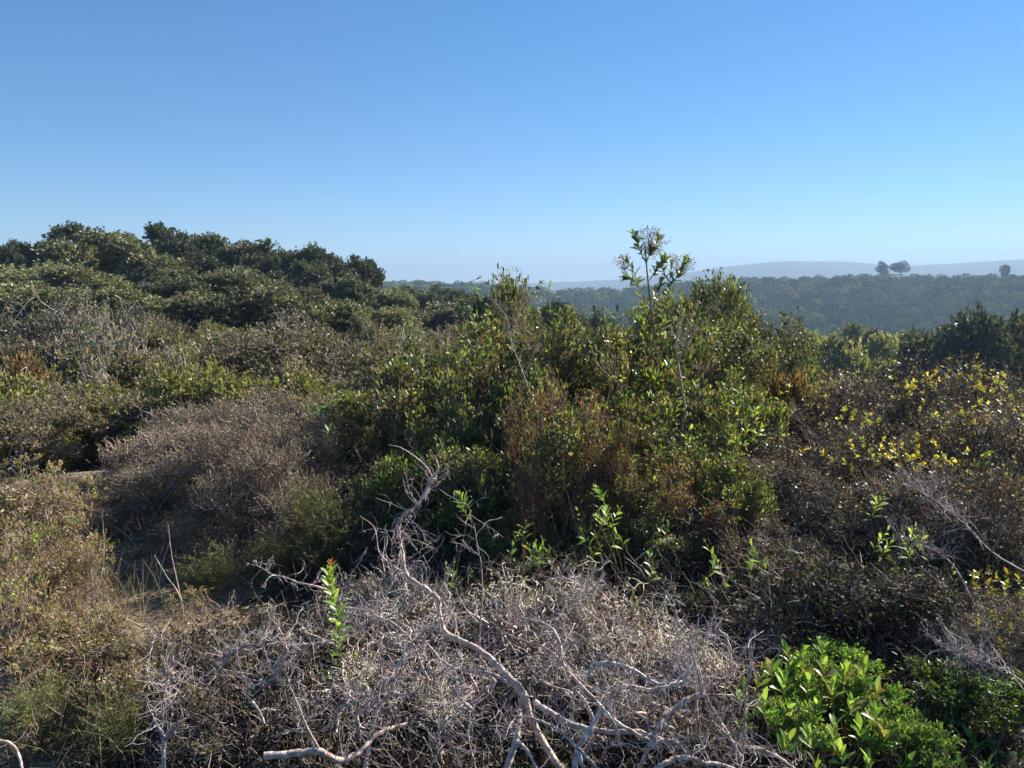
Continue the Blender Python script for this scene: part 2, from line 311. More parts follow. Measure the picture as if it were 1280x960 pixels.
GREEN_D = (.045, .062, .022); GREEN_M = (.085, .10, .034); OLIVE = (.145, .14, .06); OLIVE_L = (.24, .225, .10)
YELLOW = (.45, .34, .06); YGREEN = (.22, .25, .05); BRIGHT = (.15, .24, .04); BROWN = (.13, .085, .055); TAN = (.27, .20, .13)
GREY = (.23, .20, .17); REDB = (.16, .06, .035); ORANGE = (.30, .13, .06); PALE = (.42, .37, .29)
SPECIES = {
 # name: (variants, height, width, kwargs)
 'oak_tree': (4, 5.2, 6.2, dict(lobes=17, lr=1.05, stems=11, twigs=1300, nleaf=15000, L=.21, W=.13, pal=((.05, .062, .032), (.075, .088, .042), (.13, .13, .075)), wts=(4, 4, 2), stem_r=.14, twig_r=.018, wob=.16, up=.3, zmin=.3, flat=.8, stem_col=(.16, .145, .125), lmat=M_OAK)),
 'pale_oak': (3, 4.2, 5.2, dict(lobes=19, lr=.95, stems=11, twigs=1200, nleaf=15000, L=.19, W=.11, pal=((.115, .125, .06), (.16, .165, .08), (.22, .21, .12)), wts=(3, 5, 2.5), stem_r=.09, twig_r=.018, wob=.14, up=.4, zmin=.2, flat=.9, stem_col=(.26, .235, .2), lmat=M_OAK)),
 'chaparral_brown': (4, 1.7, 2.3, dict(lobes=17, lr=.48, stems=26, twigs=900, nleaf=8500, L=.062, W=.034, leafup=.05, pal=((.15, .105, .07), GREY, OLIVE, GREEN_M, TAN), wts=(4, 3, 3, 1.5, 2), stem_r=.018, twig_r=.007, wob=.2, up=.5, zmin=.2, stem_col=(.20, .165, .14))),
 'chaparral_olive': (4, 1.7, 2.3, dict(lobes=16, lr=.48, stems=20, twigs=700, nleaf=11000, L=.062, W=.036, leafup=.05, pal=(OLIVE, GREEN_M, OLIVE_L, BROWN, GREY), wts=(5, 3, 2.5, 2.5, 1.5), stem_r=.016, twig_r=.006, wob=.18, up=.5, zmin=.15, stem_col=(.19, .16, .13))),
 'chaparral_yellow': (2, 1.3, 1.8, dict(lobes=20, lr=.32, stems=18, twigs=600, nleaf=5500, L=.06, W=.032, pal=(OLIVE_L, YGREEN, OLIVE, (.30, .26, .10)), wts=(4, 3, 3, 1.5), stem_r=.012, twig_r=.003, wob=.16, up=.8, zmin=.15)),
 'red_oakbrush': (2, .9, 1.5, dict(lobes=14, lr=.26, stems=16, twigs=420, nleaf=3800, L=.045, W=.030, pal=(ORANGE, (.24, .17, .09), REDB, OLIVE, BROWN, (.36, .24, .12)), wts=(2, 3, 1, 4, 2.5, 1.5), stem_r=.008, twig_r=.0025, up=.4, zmin=.3)),
 'grey_sage': (4, .95, 1.3, dict(lobes=26, lr=.21, stems=70, twigs=1250, nleaf=4600, L=.024, W=.013, pal=(GREY, TAN, (.10, .075, .05), BROWN, OLIVE), wts=(3, 4, 3, 3, 1.2), stem_r=.006, twig_r=.0026, wob=.28, up=.9, zmin=.1, stem_col=(.30, .235, .185), lmat=M_DRY, spread=.5)),
 'coffeeberry': (4, 1.5, 1.5, dict(lobes=24, lr=.27, stems=60, twigs=900, nleaf=3200, L=.062, W=.027, pal=(GREEN_M, GREEN_D, OLIVE, OLIVE_L, YGREEN, BROWN, BRIGHT), wts=(4, 3, 3, 2, 2.6, 2, 1.6), stem_r=.007, twig_r=.0026, wob=.15, up=1.3, zmin=.25, shape=1, leafup=.55, stem_col=(.23, .17, .13), lmat=M_GLOSS, spread=.55)),
 'redstem': (3, 1.5, 1.3, dict(lobes=20, lr=.26, stems=46, twigs=420, nleaf=2600, L=.044, W=.021, pal=(BROWN, OLIVE, GREEN_M, YGREEN, OLIVE_L), wts=(2, 4, 4, 2, 2), stem_r=.006, twig_r=.0030, wob=.2, up=1.0, zmin=.2, shape=1, leafup=.4, stem_col=(.20, .12, .09), lmat=M_GLOSS, spread=.6)),
 'brown_tangle': (4, 1.15, 1.7, dict(lobes=24, lr=.30, stems=50, twigs=1300, nleaf=4300, L=.034, W=.019, pal=((.085, .06, .052), (.045, .034, .031), TAN, REDB, GREY, OLIVE), wts=(5, 5, 1.1, .5, 1.4, .8), stem_r=.006, twig_r=.0026, wob=.24, up=.5, zmin=.15, stem_col=(.19, .155, .135), lmat=M_GLOSS, spread=.5)),
 'knoll_oak': (3, 1.9, 1.9, dict(lobes=26, lr=.34, stems=18, twigs=900, nleaf=9500, L=.048, W=.027, pal=(GREEN_D, GREEN_M, OLIVE, OLIVE_L, YGREEN), wts=(3, 4, 3, 1.6, .8), stem_r=.016, twig_r=.003, wob=.16, up=.8, zmin=.2, stem_col=(.2, .17, .14))),
 'bare_tangle': (4, 1.2, 2.0, dict(lobes=16, lr=.42, stems=26, twigs=230, nleaf=1500, L=.06, W=.035, pal=(GREY, OLIVE, BROWN), wts=(2, 3, 2), stem_r=.012, twig_r=.006, twig_k=7, wob=.35, up=.3, zmin=.3, stem_col=(.27, .24, .21), smat=M_DEAD, bend=1.0)),

 'chamise': (2, .75, .7, dict(lobes=10, lr=.27, stems=36, twigs=260, nleaf=6000, L=.028, W=.0048, pal=(OLIVE, YGREEN, GREEN_M, OLIVE_L), wts=(4, 3, 3, 2), stem_r=.0028, twig_r=.0013, wob=.22, up=1.1, zmin=.2, spread=.6, leaf_from=.0, stem_col=(.2, .17, .09))),
 'weed': (3, .8, .55, dict(lobes=12, lr=.14, stems=46, twigs=230, nleaf=850, L=.030, W=.015, pal=(TAN, OLIVE_L, YGREEN, BROWN, PALE), wts=(3, 2.4, 2, 3, 1), stem_r=.0036, twig_r=.0020, wob=.12, up=2.0, zmin=.25, spread=.7, shape=1, stem_col=(.32, .22, .15))),
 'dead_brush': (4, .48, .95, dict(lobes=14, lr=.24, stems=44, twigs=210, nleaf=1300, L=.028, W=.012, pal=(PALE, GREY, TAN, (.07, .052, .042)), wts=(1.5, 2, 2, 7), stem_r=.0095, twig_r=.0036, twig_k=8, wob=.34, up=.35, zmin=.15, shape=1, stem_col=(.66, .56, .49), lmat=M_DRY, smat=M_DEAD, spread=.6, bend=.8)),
 'shade_toned_brush': (4, .48, .95, dict(lobes=18, lr=.17, stems=30, twigs=330, nleaf=2400, L=.030, W=.013, pal=(GREY, (.05, .038, .032), BROWN, GREEN_D), wts=(1.2, 6, 3, 1), stem_r=.0085, twig_r=.0031, twig_k=8, wob=.42, up=.35, zmin=.15, shape=1, stem_col=(.20, .16, .14), lmat=M_DRY, smat=M_DEAD, spread=.6, bend=.8)),  # darkened dead brush: brown dead leaves, plus shade painted into wood and leaf colours
 'bright_green': (2, 1.0, 1.1, dict(lobes=14, lr=.2, stems=24, twigs=500, nleaf=3400, L=.05, W=.020, pal=((.19, .28, .055), (.14, .23, .045), (.23, .32, .08), (.08, .13, .035), (.20, .17, .07)), wts=(3, 4, 2, 3, .5), stem_r=.004, twig_r=.0018, up=1.0, zmin=.3, shape=1, leafup=.9, lmat=M_GLOSS, stem_col=(.15, .1, .07))),
 'stalks': (3, .8, .5, dict(lobes=30, lr=.07, stems=30, twigs=70, nleaf=380, L=.028, W=.012, pal=(TAN, OLIVE_L, YGREEN, BROWN), wts=(3, 2, 2, 2), stem_r=.0036, twig_r=.0016, wob=.1, up=1.5, zmin=.45, spread=.8, shape=1, stem_col=(.38, .27, .18))),
 'red_stalks': (3, 1.2, .6, dict(lobes=30, lr=.09, stems=34, twigs=110, nleaf=420, L=.034, W=.015, pal=(REDB, OLIVE, YGREEN, BROWN), wts=(2, 2, 2, 3), stem_r=.0045, twig_r=.0022, wob=.09, up=1.2, zmin=.4, spread=.8, shape=1, stem_col=(.22, .105, .075))),
 'valley_tree': (3, 4.2, 5.2, dict(lobes=24, lr=.9, stems=9, twigs=900, nleaf=12000, L=.22, W=.13, pal=((.15, .165, .06), (.21, .22, .08), (.27, .26, .11)), wts=(3, 4, 2.5), stem_r=.09, twig_r=.02, wob=.14, up=.4, zmin=.2, flat=.8, stem_col=(.2, .18, .15))),
 'dark_green': (2, 1.0, 1.1, dict(lobes=14, lr=.2, stems=24, twigs=500, nleaf=2800, L=.055, W=.020, pal=(GREEN_M, GREEN_D, BRIGHT, (.09, .15, .035)), wts=(3, 3, 2, 3), stem_r=.005, twig_r=.002, up=1.3, zmin=.3, shape=1, leafup=.6, lmat=M_GLOSS, stem_col=(.15, .1, .07))),
}
MESH = {}
for si, (nm, (nv, hh, ww, kw)) in enumerate(SPECIES.items()):
    MESH[nm] = [plant(100 * si + i, w=ww, h=hh, **kw) for i in range(nv)]

NAMES = {'oak_tree': ('oak_tree', 'tree', 'limbs', 'crown'), 'pale_oak': ('oak_tree', 'tree', 'limbs', 'crown'), 'valley_tree': ('oak_tree', 'tree', 'limbs', 'crown')}
rnd = random.Random(7)
def thing(name, label, cat, loc, rz=0, group=None):
    o = bpy.data.objects.new(name, None); COL.objects.link(o); o.empty_display_size = .1
    o.location = loc; o.rotation_euler = (0, 0, rz); o['label'] = label; o['category'] = cat
    if group: o['group'] = group
    return o

def put(sp, x, y, h, w, label, group=None, cat='shrub', name=None, sink=0.0):
    nv, hh, ww, _ = SPECIES[sp]
    name, cat2, wood, fol = NAMES.get(sp, (name or 'shrub', cat, 'branches', 'foliage'))
    t = thing(name, label, cat2, (x, y, Hs(x, y) - sink), rnd.uniform(0, 6.28), group)
    t.scale = (w / ww, w / ww, h / hh)
    a, b = MESH[sp][rnd.randrange(nv)]
    o = link(wood, a, t)
    if fol == 'crown': o.name = 'trunk'
    if b: link(fol, b, t, 'stuff')
    return t

def putp(sp, u, Y, vtop, wpx, label, group=None, **k):
    """u column of the centre, Y metres away, vtop row of its top in the photograph, wpx width in px"""
    p = at(u, vtop, Y); g = Hs(p[0], Y); h = max(p[2] - g, .25); s = Y / F_PX
    return put(sp, p[0], Y, h, wpx * s, label, group, **k)

# ------------------------------------------------------------ far wood on the ridge
def ridge_wood():
    rng = np.random.default_rng(5); pts = []
    for rr in np.arange(215, 500, 7.4):
        n = int(math.radians(62) * rr / 8.0)
        for a in np.linspace(-14, 44, n):
            pts.append((rr + rng.uniform(-3, 3), a + rng.uniform(-.4, .4)))
    pts = np.array(pts); az = np.radians(pts[:, 1]); x = pts[:, 0] * np.sin(az); y = pts[:, 0] * np.cos(az)
    z = H(x, y)
    # drop what the near slope or the ridge itself hides anyway
    N = len(x); mb = MB(); sz = rng.uniform(2.8, 5.0, N); nl = 170
    tone = colours(rng, N, [(.06, .082, .03), (.09, .112, .04), (.135, .14, .055)], [4, 4, 1.5], .26)
    d = nrm(rng.normal(0, 1, (N, nl, 3)) + [0, 0, .35]); lump = 1 + .07 * np.sin(d[..., 0] * 5 + x[:, None]) * np.cos(d[..., 1] * 6 + y[:, None]) + rng.normal(0, .035, (N, nl))
    c = np.stack([x, y, z + sz * .75], 1)[:, None]
    p = c + d * (sz[:, None, None] * lump[..., None]) * [1, 1, .95]
    p = p.reshape(-1, 3); dd = d.reshape(-1, 3)
    ax = nrm(np.cross(dd, rng.normal(0, 1, p.shape)) + dd * .35); Ls = rng.uniform(.8, 1.7, len(p))
    v, f, n = leaves(p - ax * Ls[:, None] * .5, ax, dd + rng.normal(0, .13, p.shape), Ls, Ls * .8, 0)
    col = np.repeat(tone, nl, 0) * (1 + .15 * rng.standard_normal((len(p), 1)))
    mb.add(v, f, np.repeat(np.clip(col, .01, 1), n, 0))
    # inner mass of each crown
    th = np.linspace(0, 2 * np.pi, 7)[:-1]; ring = []
    for hz, rad in ((.0, .6), (.45, .72), (1.0, .6), (1.3, .2)):
        ring.append(np.stack([np.cos(th) * rad, np.sin(th) * rad, np.full(6, hz)], 1))
    ring = np.concatenate(ring); V = np.stack([x, y, z], 1)[:, None] + ring[None] * sz[:, None, None]
    i = np.arange(24).reshape(4, 6); f = np.stack([i[:-1], np.roll(i[:-1], -1, 1), np.roll(i[1:], -1, 1), i[1:]], -1).reshape(-1, 4)
    f = np.concatenate([f, [[18, 19, 20, 21]], [[18, 21, 22, 23]]])
    mb.add(V.reshape(-1, 3), ((np.arange(N) * 24)[:, None, None] + f[None]).reshape(-1, 4), np.repeat(tone * .8, 24, 0))
    o = mb.build('woodland', M_FAR, kind='stuff'); o['label'] = 'hazy green oak woodland covering the far ridge'; o['category'] = 'woodland'
ridge_wood()

def ridge_pine(u, vtop, Y, wpx, shape, label):
    rng = np.random.default_rng(int(u)); s = Y / F_PX; p = at(u, vtop, Y); g = Hs(p[0], Y) + 2; h = p[2] - g; w_ = wpx * s
    t = thing('pine_tree', label, 'tree', (p[0], Y, g), 0)
    mb = MB(); k = 6; z = np.linspace(0, h * .9, k); P = np.stack([np.cumsum(rng.normal(0, .12, k)), np.cumsum(rng.normal(0, .12, k)), z], 1)[None]
    v, f = tubes(P, np.linspace(.55, .12, k)[None], 6); mb.add(v, f, (.12, .09, .07))
    nb = 16; zz = rng.uniform(.4, .95, nb) * h; a = rng.uniform(0, 6.28, nb)
    E = np.stack([np.cos(a) * w_ * .36, np.sin(a) * w_ * .36, zz], 1); B = np.stack([0 * a, 0 * a, zz - .8], 1)
    tt = np.linspace(0, 1, 4)[None, :, None]; v, f = tubes(B[:, None] * (1 - tt) + E[:, None] * tt, np.tile(np.linspace(.2, .06, 4), (nb, 1)), 4); mb.add(v, f, (.12, .09, .07))
    mb.build('trunk', M_BARK, t, smooth=True)
    n = 2600; d = nrm(rng.normal(0, 1, (n, 3))); lob = rng.normal(0, 1, (14, 3)); lob = nrm(lob) * rng.uniform(.3, .7, (14, 1))
    q = lob[rng.integers(0, 14, n)] + d * rng.uniform(.2, .34, (n, 1))
    if shape == 'cone': q[:, :2] *= (1.05 - .55 * (q[:, 2:] + 1) / 2 * 1.2)
    P = q * [w_ * .52, w_ * .52, h * .33] + [0, 0, h * .66]
    ax = nrm(d + rng.normal(0, .5, (n, 3))); L = rng.uniform(.5, 1.0, n)
    v, f, m = leaves(P, ax, rng.normal(0, 1, (n, 3)), L, L * .5, 0)
    mb = MB(); mb.add(v, f, np.repeat(colours(rng, n, [(.035, .05, .025), (.05, .065, .03)], [1, 1], .2), m, 0)); mb.build('crown', M_LEAF, t, 'stuff')
ridge_pine(1104, 326, 455, 17, 'round', 'small round pine standing on the far ridge left of the wide one')
ridge_pine(1127, 325, 458, 28, 'flat', 'wide flat topped pine standing on the crest of the far ridge')
ridge_pine(1257, 328, 430, 17, 'cone', 'narrow upright pine at the right end of the far ridge')

# ------------------------------------------------------------ oaks and thickets in the middle distance
OAKS = [  # species, column, metres, row of top, width px, label
 ('oak_tree', 8, 44, 292, 90, 'sparse crowned oak on the hilltop at the left edge'),
 ('oak_tree', 88, 46, 274, 125, 'dark round oak, first tall crown of the left hilltop'),
 ('oak_tree', 188, 47, 275, 130, 'tallest dark oak on the left hilltop, above the pale leaning snag'),
 ('oak_tree', 262, 49, 288, 110, 'dark oak on the hilltop between the tallest oak and the broad one'),
 ('oak_tree', 328, 50, 291, 120, 'broad dark oak on the hilltop with gaps of sky in its crown'),
 ('oak_tree', 396, 50, 303, 95, 'oak with ragged grey green crown near the right end of the hilltop'),
 ('oak_tree', 447, 48, 310, 85, 'rounded oak that ends the left hilltop against the sky'),
 ('oak_tree', 228, 44, 296, 110, 'dark oak behind the pale willowy trees of the left slope'),
 ('oak_tree', 370, 44, 322, 110, 'shadowed oak below the crest with dark hollows under its crown'),
 ('oak_tree', 430, 42, 336, 105, 'low oak with forked trunk on the right shoulder of the left hill'),
 ('pale_oak', 30, 34, 312, 160, 'pale olive oak spreading down the slope at the left edge'),
 ('oak_tree', 135, 49, 283, 110, 'oak crown filling the skyline between the first tall oak and the tallest'), ('oak_tree', 232, 51, 285, 110, 'oak crown on the skyline just right of the tallest oak'), ('oak_tree', 296, 51, 292, 100, 'oak crown on the skyline left of the broad hilltop oak'), ('oak_tree', 364, 51, 299, 100, 'oak crown on the skyline right of the broad hilltop oak'), ('oak_tree', 424, 50, 309, 90, 'oak crown on the skyline between the ragged oak and the last one'), ('oak_tree', 50, 48, 291, 100, 'oak crown on the skyline left of the first tall oak'),
 ('pale_oak', 135, 38, 290, 170, 'wide dome of olive foliage in front of the dark hilltop oaks'),
 ('pale_oak', 100, 31, 335, 150, 'grey green oak scrub on the slope beneath the wide olive dome'),
 ('pale_oak', 290, 35, 325, 150, 'bright olive oak halfway up the left hill, right of the snag'),
 ('pale_oak', 235, 33, 338, 130, 'olive green bushy oak around the pale snag'),
 ('pale_oak', 345, 33, 350, 110, 'low olive oak at the foot of the shadowed oaks'),
 ('pale_oak', 190, 30, 352, 120, 'low pale oak below the tallest hilltop oaks'),
 ('pale_oak', 478, 45, 352, 90, 'low olive tree where the left hill drops to the valley'),
 ('oak_tree', 515, 60, 352, 80, 'grey green oak beyond the end of the left hill'),
 ('oak_tree', 560, 66, 352, 80, 'flat crowned oak in the gap left of the leafy shrub top'),
 ('pale_oak', 530, 42, 370, 110, 'olive tree in the dip in front of the gap oaks'),
 ('oak_tree', 590, 40, 366, 90, 'dark shadowy oak just behind the centre thicket'),
 ('oak_tree', 640, 34, 352, 110, 'dense dark oak rising behind the leafy shrub top'),
 ('oak_tree', 700, 60, 372, 90, 'distant oak right of the dense dark oak'),
 ('oak_tree', 745, 64, 380, 90, 'low distant oak left of the tall thin sapling'),
 ('oak_tree', 1222, 38, 378, 185, 'big dark rounded oak beyond the brown thicket at right'),
 ('oak_tree', 1290, 40, 384, 160, 'dark oak cut by the right edge of the picture'),
 ('oak_tree', 1175, 50, 403, 95, 'small dark oak beside the big rounded one'),
 ('valley_tree', 1020, 70, 412, 75, 'olive tree in the valley right of the green knoll'),
 ('valley_tree', 1065, 82, 408, 70, 'rounded olive tree in the valley, left of a darker one'),
 ('oak_tree', 1092, 76, 409, 66, 'small dark tree in the middle of the valley row'),
 ('valley_tree', 1130, 84, 411, 70, 'light olive tree in the valley near the dark oaks'),
 ('valley_tree', 1040, 50, 426, 100, 'broad yellow green tree low in the valley'),
 ('valley_tree', 1105, 54, 424, 100, 'dull green tree low in the valley, second from the knoll'),
 ('valley_tree', 1160, 42, 432, 90, 'dull green tree low in the valley below the small dark oak'),
 ('valley_tree', 985, 42, 430, 90, 'olive tree half hidden by the green knoll'),
 ('pale_oak', 50, 24, 338, 190, 'grey olive dome of oak scrub at the left edge, halfway up the slope'), ('pale_oak', 160, 23, 362, 150, 'rounded grey olive oak scrub directly below the pale snag'), ('pale_oak', 268, 24, 345, 170, 'bright olive rounded oak, greenest on the left slope'),
 ('pale_oak', 345, 25, 362, 140, 'rounded olive oak scrub below the broad hilltop oak'), ('pale_oak', 415, 26, 366, 130, 'olive oak scrub below the ragged hilltop oak'), ('pale_oak', 470, 27, 374, 120, 'lowest olive oak scrub at the right foot of the left hill'), ('oak_tree', 215, 27, 340, 110, 'dark hollowed oak between the snag and the greenest oak'), ('oak_tree', 110, 21, 378, 130, 'dark low oak crown in the thicket at left'), ('pale_oak', 330, 17, 395, 150, 'olive oak scrub above the short bleached snag'),
]
for sp, u, Y, vt, wp, lab in OAKS:
    v_ = sp == 'oak_tree' and u < 460
    putp(sp, u, Y, vt, wp * (.92 if v_ else 1.05), lab)

def snag(u0, v0, pts, Y, label, name='dead_tree'):
    base = at(u0, v0, Y); g = Hs(base[0], Y); t = thing(name, label, 'dead tree', (base[0], Y, g))
    mb = MB()
    for line, r0 in pts:
        P = np.array([at(a, b, Y) for a, b in line]) - [base[0], Y, g]; P = catmull(P, 4)
        v, f = tubes(P[None], np.linspace(r0, r0 * .35, len(P))[None], 5); mb.add(v, f, (.42, .38, .33))
    mb.build('trunk', M_DEAD, t, smooth=True)
snag(172, 400, [([(170, 420), (171, 385), (174, 362), (178, 352), (183, 348)], .09), ([(172, 372), (170, 360), (176, 356)], .05), ([(175, 360), (182, 357), (186, 352)], .04)], 28, 'pale leaning snag in the middle of the left slope')
snag(330, 440, [([(325, 470), (322, 440), (330, 425), (345, 420), (352, 415)], .06), ([(328, 428), (322, 424), (326, 420)], .035), ([(343, 420), (348, 424)], .03)], 17, 'short bleached snag above the dark hollow of the thicket')
snag(30, 500, [([(20, 530), (35, 500), (45, 485), (68, 480), (92, 470)], .03), ([(35, 500), (30, 490), (48, 470), (58, 458)], .02)], 11, 'thin pale dead branches over the scrub below the red bush')

# scattered scrub of the left slope and the hollow
ZONES = [ # species, n, az range, r range, height, width, label, group
 ('chaparral_brown', 30, (-35, -5), (12, 21), (.8, 1.7), (1.4, 2.6), 'brown twiggy shrub', 'brown shrubs of the left slope'),
 ('chaparral_olive', 20, (-35, -5), (12, 21), (.8, 1.7), (1.4, 2.6), 'olive leaved shrub', 'olive shrubs of the left slope'),
 ('chaparral_olive', 14, (-35, -8), (25, 36), (.9, 1.6), (1.8, 2.8), 'olive green scrub', 'high shrubs of the left slope'),
 ('chaparral_brown', 10, (-35, -8), (25, 34), (.9, 1.5), (1.8, 2.8), 'brown scrub', 'high brown shrubs of the left slope'),
 ('chaparral_yellow', 16, (-34, -6), (9.6, 14), (.6, 1.5), (1.0, 1.8), 'yellow green shrub', 'yellow green shrubs of the hollow'),
 ('chaparral_brown', 14, (-34, -6), (9.6, 13.5), (.6, 1.5), (1.1, 1.9), 'reddish brown shrub', 'brown shrubs of the hollow'),
 ('chaparral_olive', 10, (-8, 12), (9, 24), (1.2, 1.8), (1.8, 2.6), 'olive shrub half hidden', 'shrubs behind the centre thicket'),
 ('chaparral_brown', 5, (-8, 4), (9, 20), (1.2, 1.8), (1.8, 2.6), 'brown shrub half hidden', 'brown shrubs behind the centre thicket'),
 ('chaparral_olive', 18, (12, 36), (22, 62), (.9, 1.7), (2.2, 3.6), 'dull green shrub', 'shrubs of the valley side'),
]
MARKS = [(40, 'the left edge oaks'), (120, 'the first tall oak'), (205, 'the pale snag'), (290, 'the tallest hilltop oak group'), (365, 'the broad hilltop oak'), (430, 'the ragged oak'), (500, 'the last hilltop oak'), (580, 'the valley gap'), (670, 'the skyline shoots'),
         (770, 'the middle of the thicket top'), (860, 'the tall thin sapling'), (960, 'the green knoll'), (1060, 'the valley trees'), (1150, 'the two ridge pines'), (1235, 'the big rounded oak'), (1400, 'the right edge')]
SEEN = set()
def zone_label(base, x, y, h, w, hr):
    u = 640 + F_PX * x / y; m = next(t for lim, t in MARKS if u < lim)
    dep = 'just past the clearing' if y < 10.5 else 'in the hollow' if y < 13.5 else 'low on the slope' if y < 17 else 'midway up' if y < 22 else 'high up' if y < 28 else 'near the crest' if y < 40 else 'far down'
    q = (h - hr[0]) / (hr[1] - hr[0]); size = 'low' if q < .33 else 'tall' if q > .7 else 'middling'
    for extra in ('', 'rounded ' if w / h < 1.2 else 'spreading ', 'ragged '):
        l = f'{size} {extra}{base} {dep} under {m}'
        if l not in SEEN: break
    SEEN.add(l); return l

for sp, n, (a0, a1), (r0, r1), hr, wr, lab, grp in ZONES:
    P = []; tries = 0
    while len(P) < n and tries < 9000:       # spread them apart
        tries += 1
        a = R(rnd.uniform(a0, a1)); r = math.sqrt(rnd.uniform(r0 * r0, r1 * r1)); x, y = r * math.sin(a), r * math.cos(a)
        lim = 1.1 * math.sqrt((r1 * r1 - r0 * r0) * R(a1 - a0) / 2 / n) * .55
        if all((x - q[0]) ** 2 + (y - q[1]) ** 2 > lim * lim for q in P): P.append((x, y))
    for x, y in P:
        h_, w_ = rnd.uniform(*hr), rnd.uniform(*wr); put(sp, x, y, h_, w_, zone_label(lab, x, y, h_, w_, hr), grp)

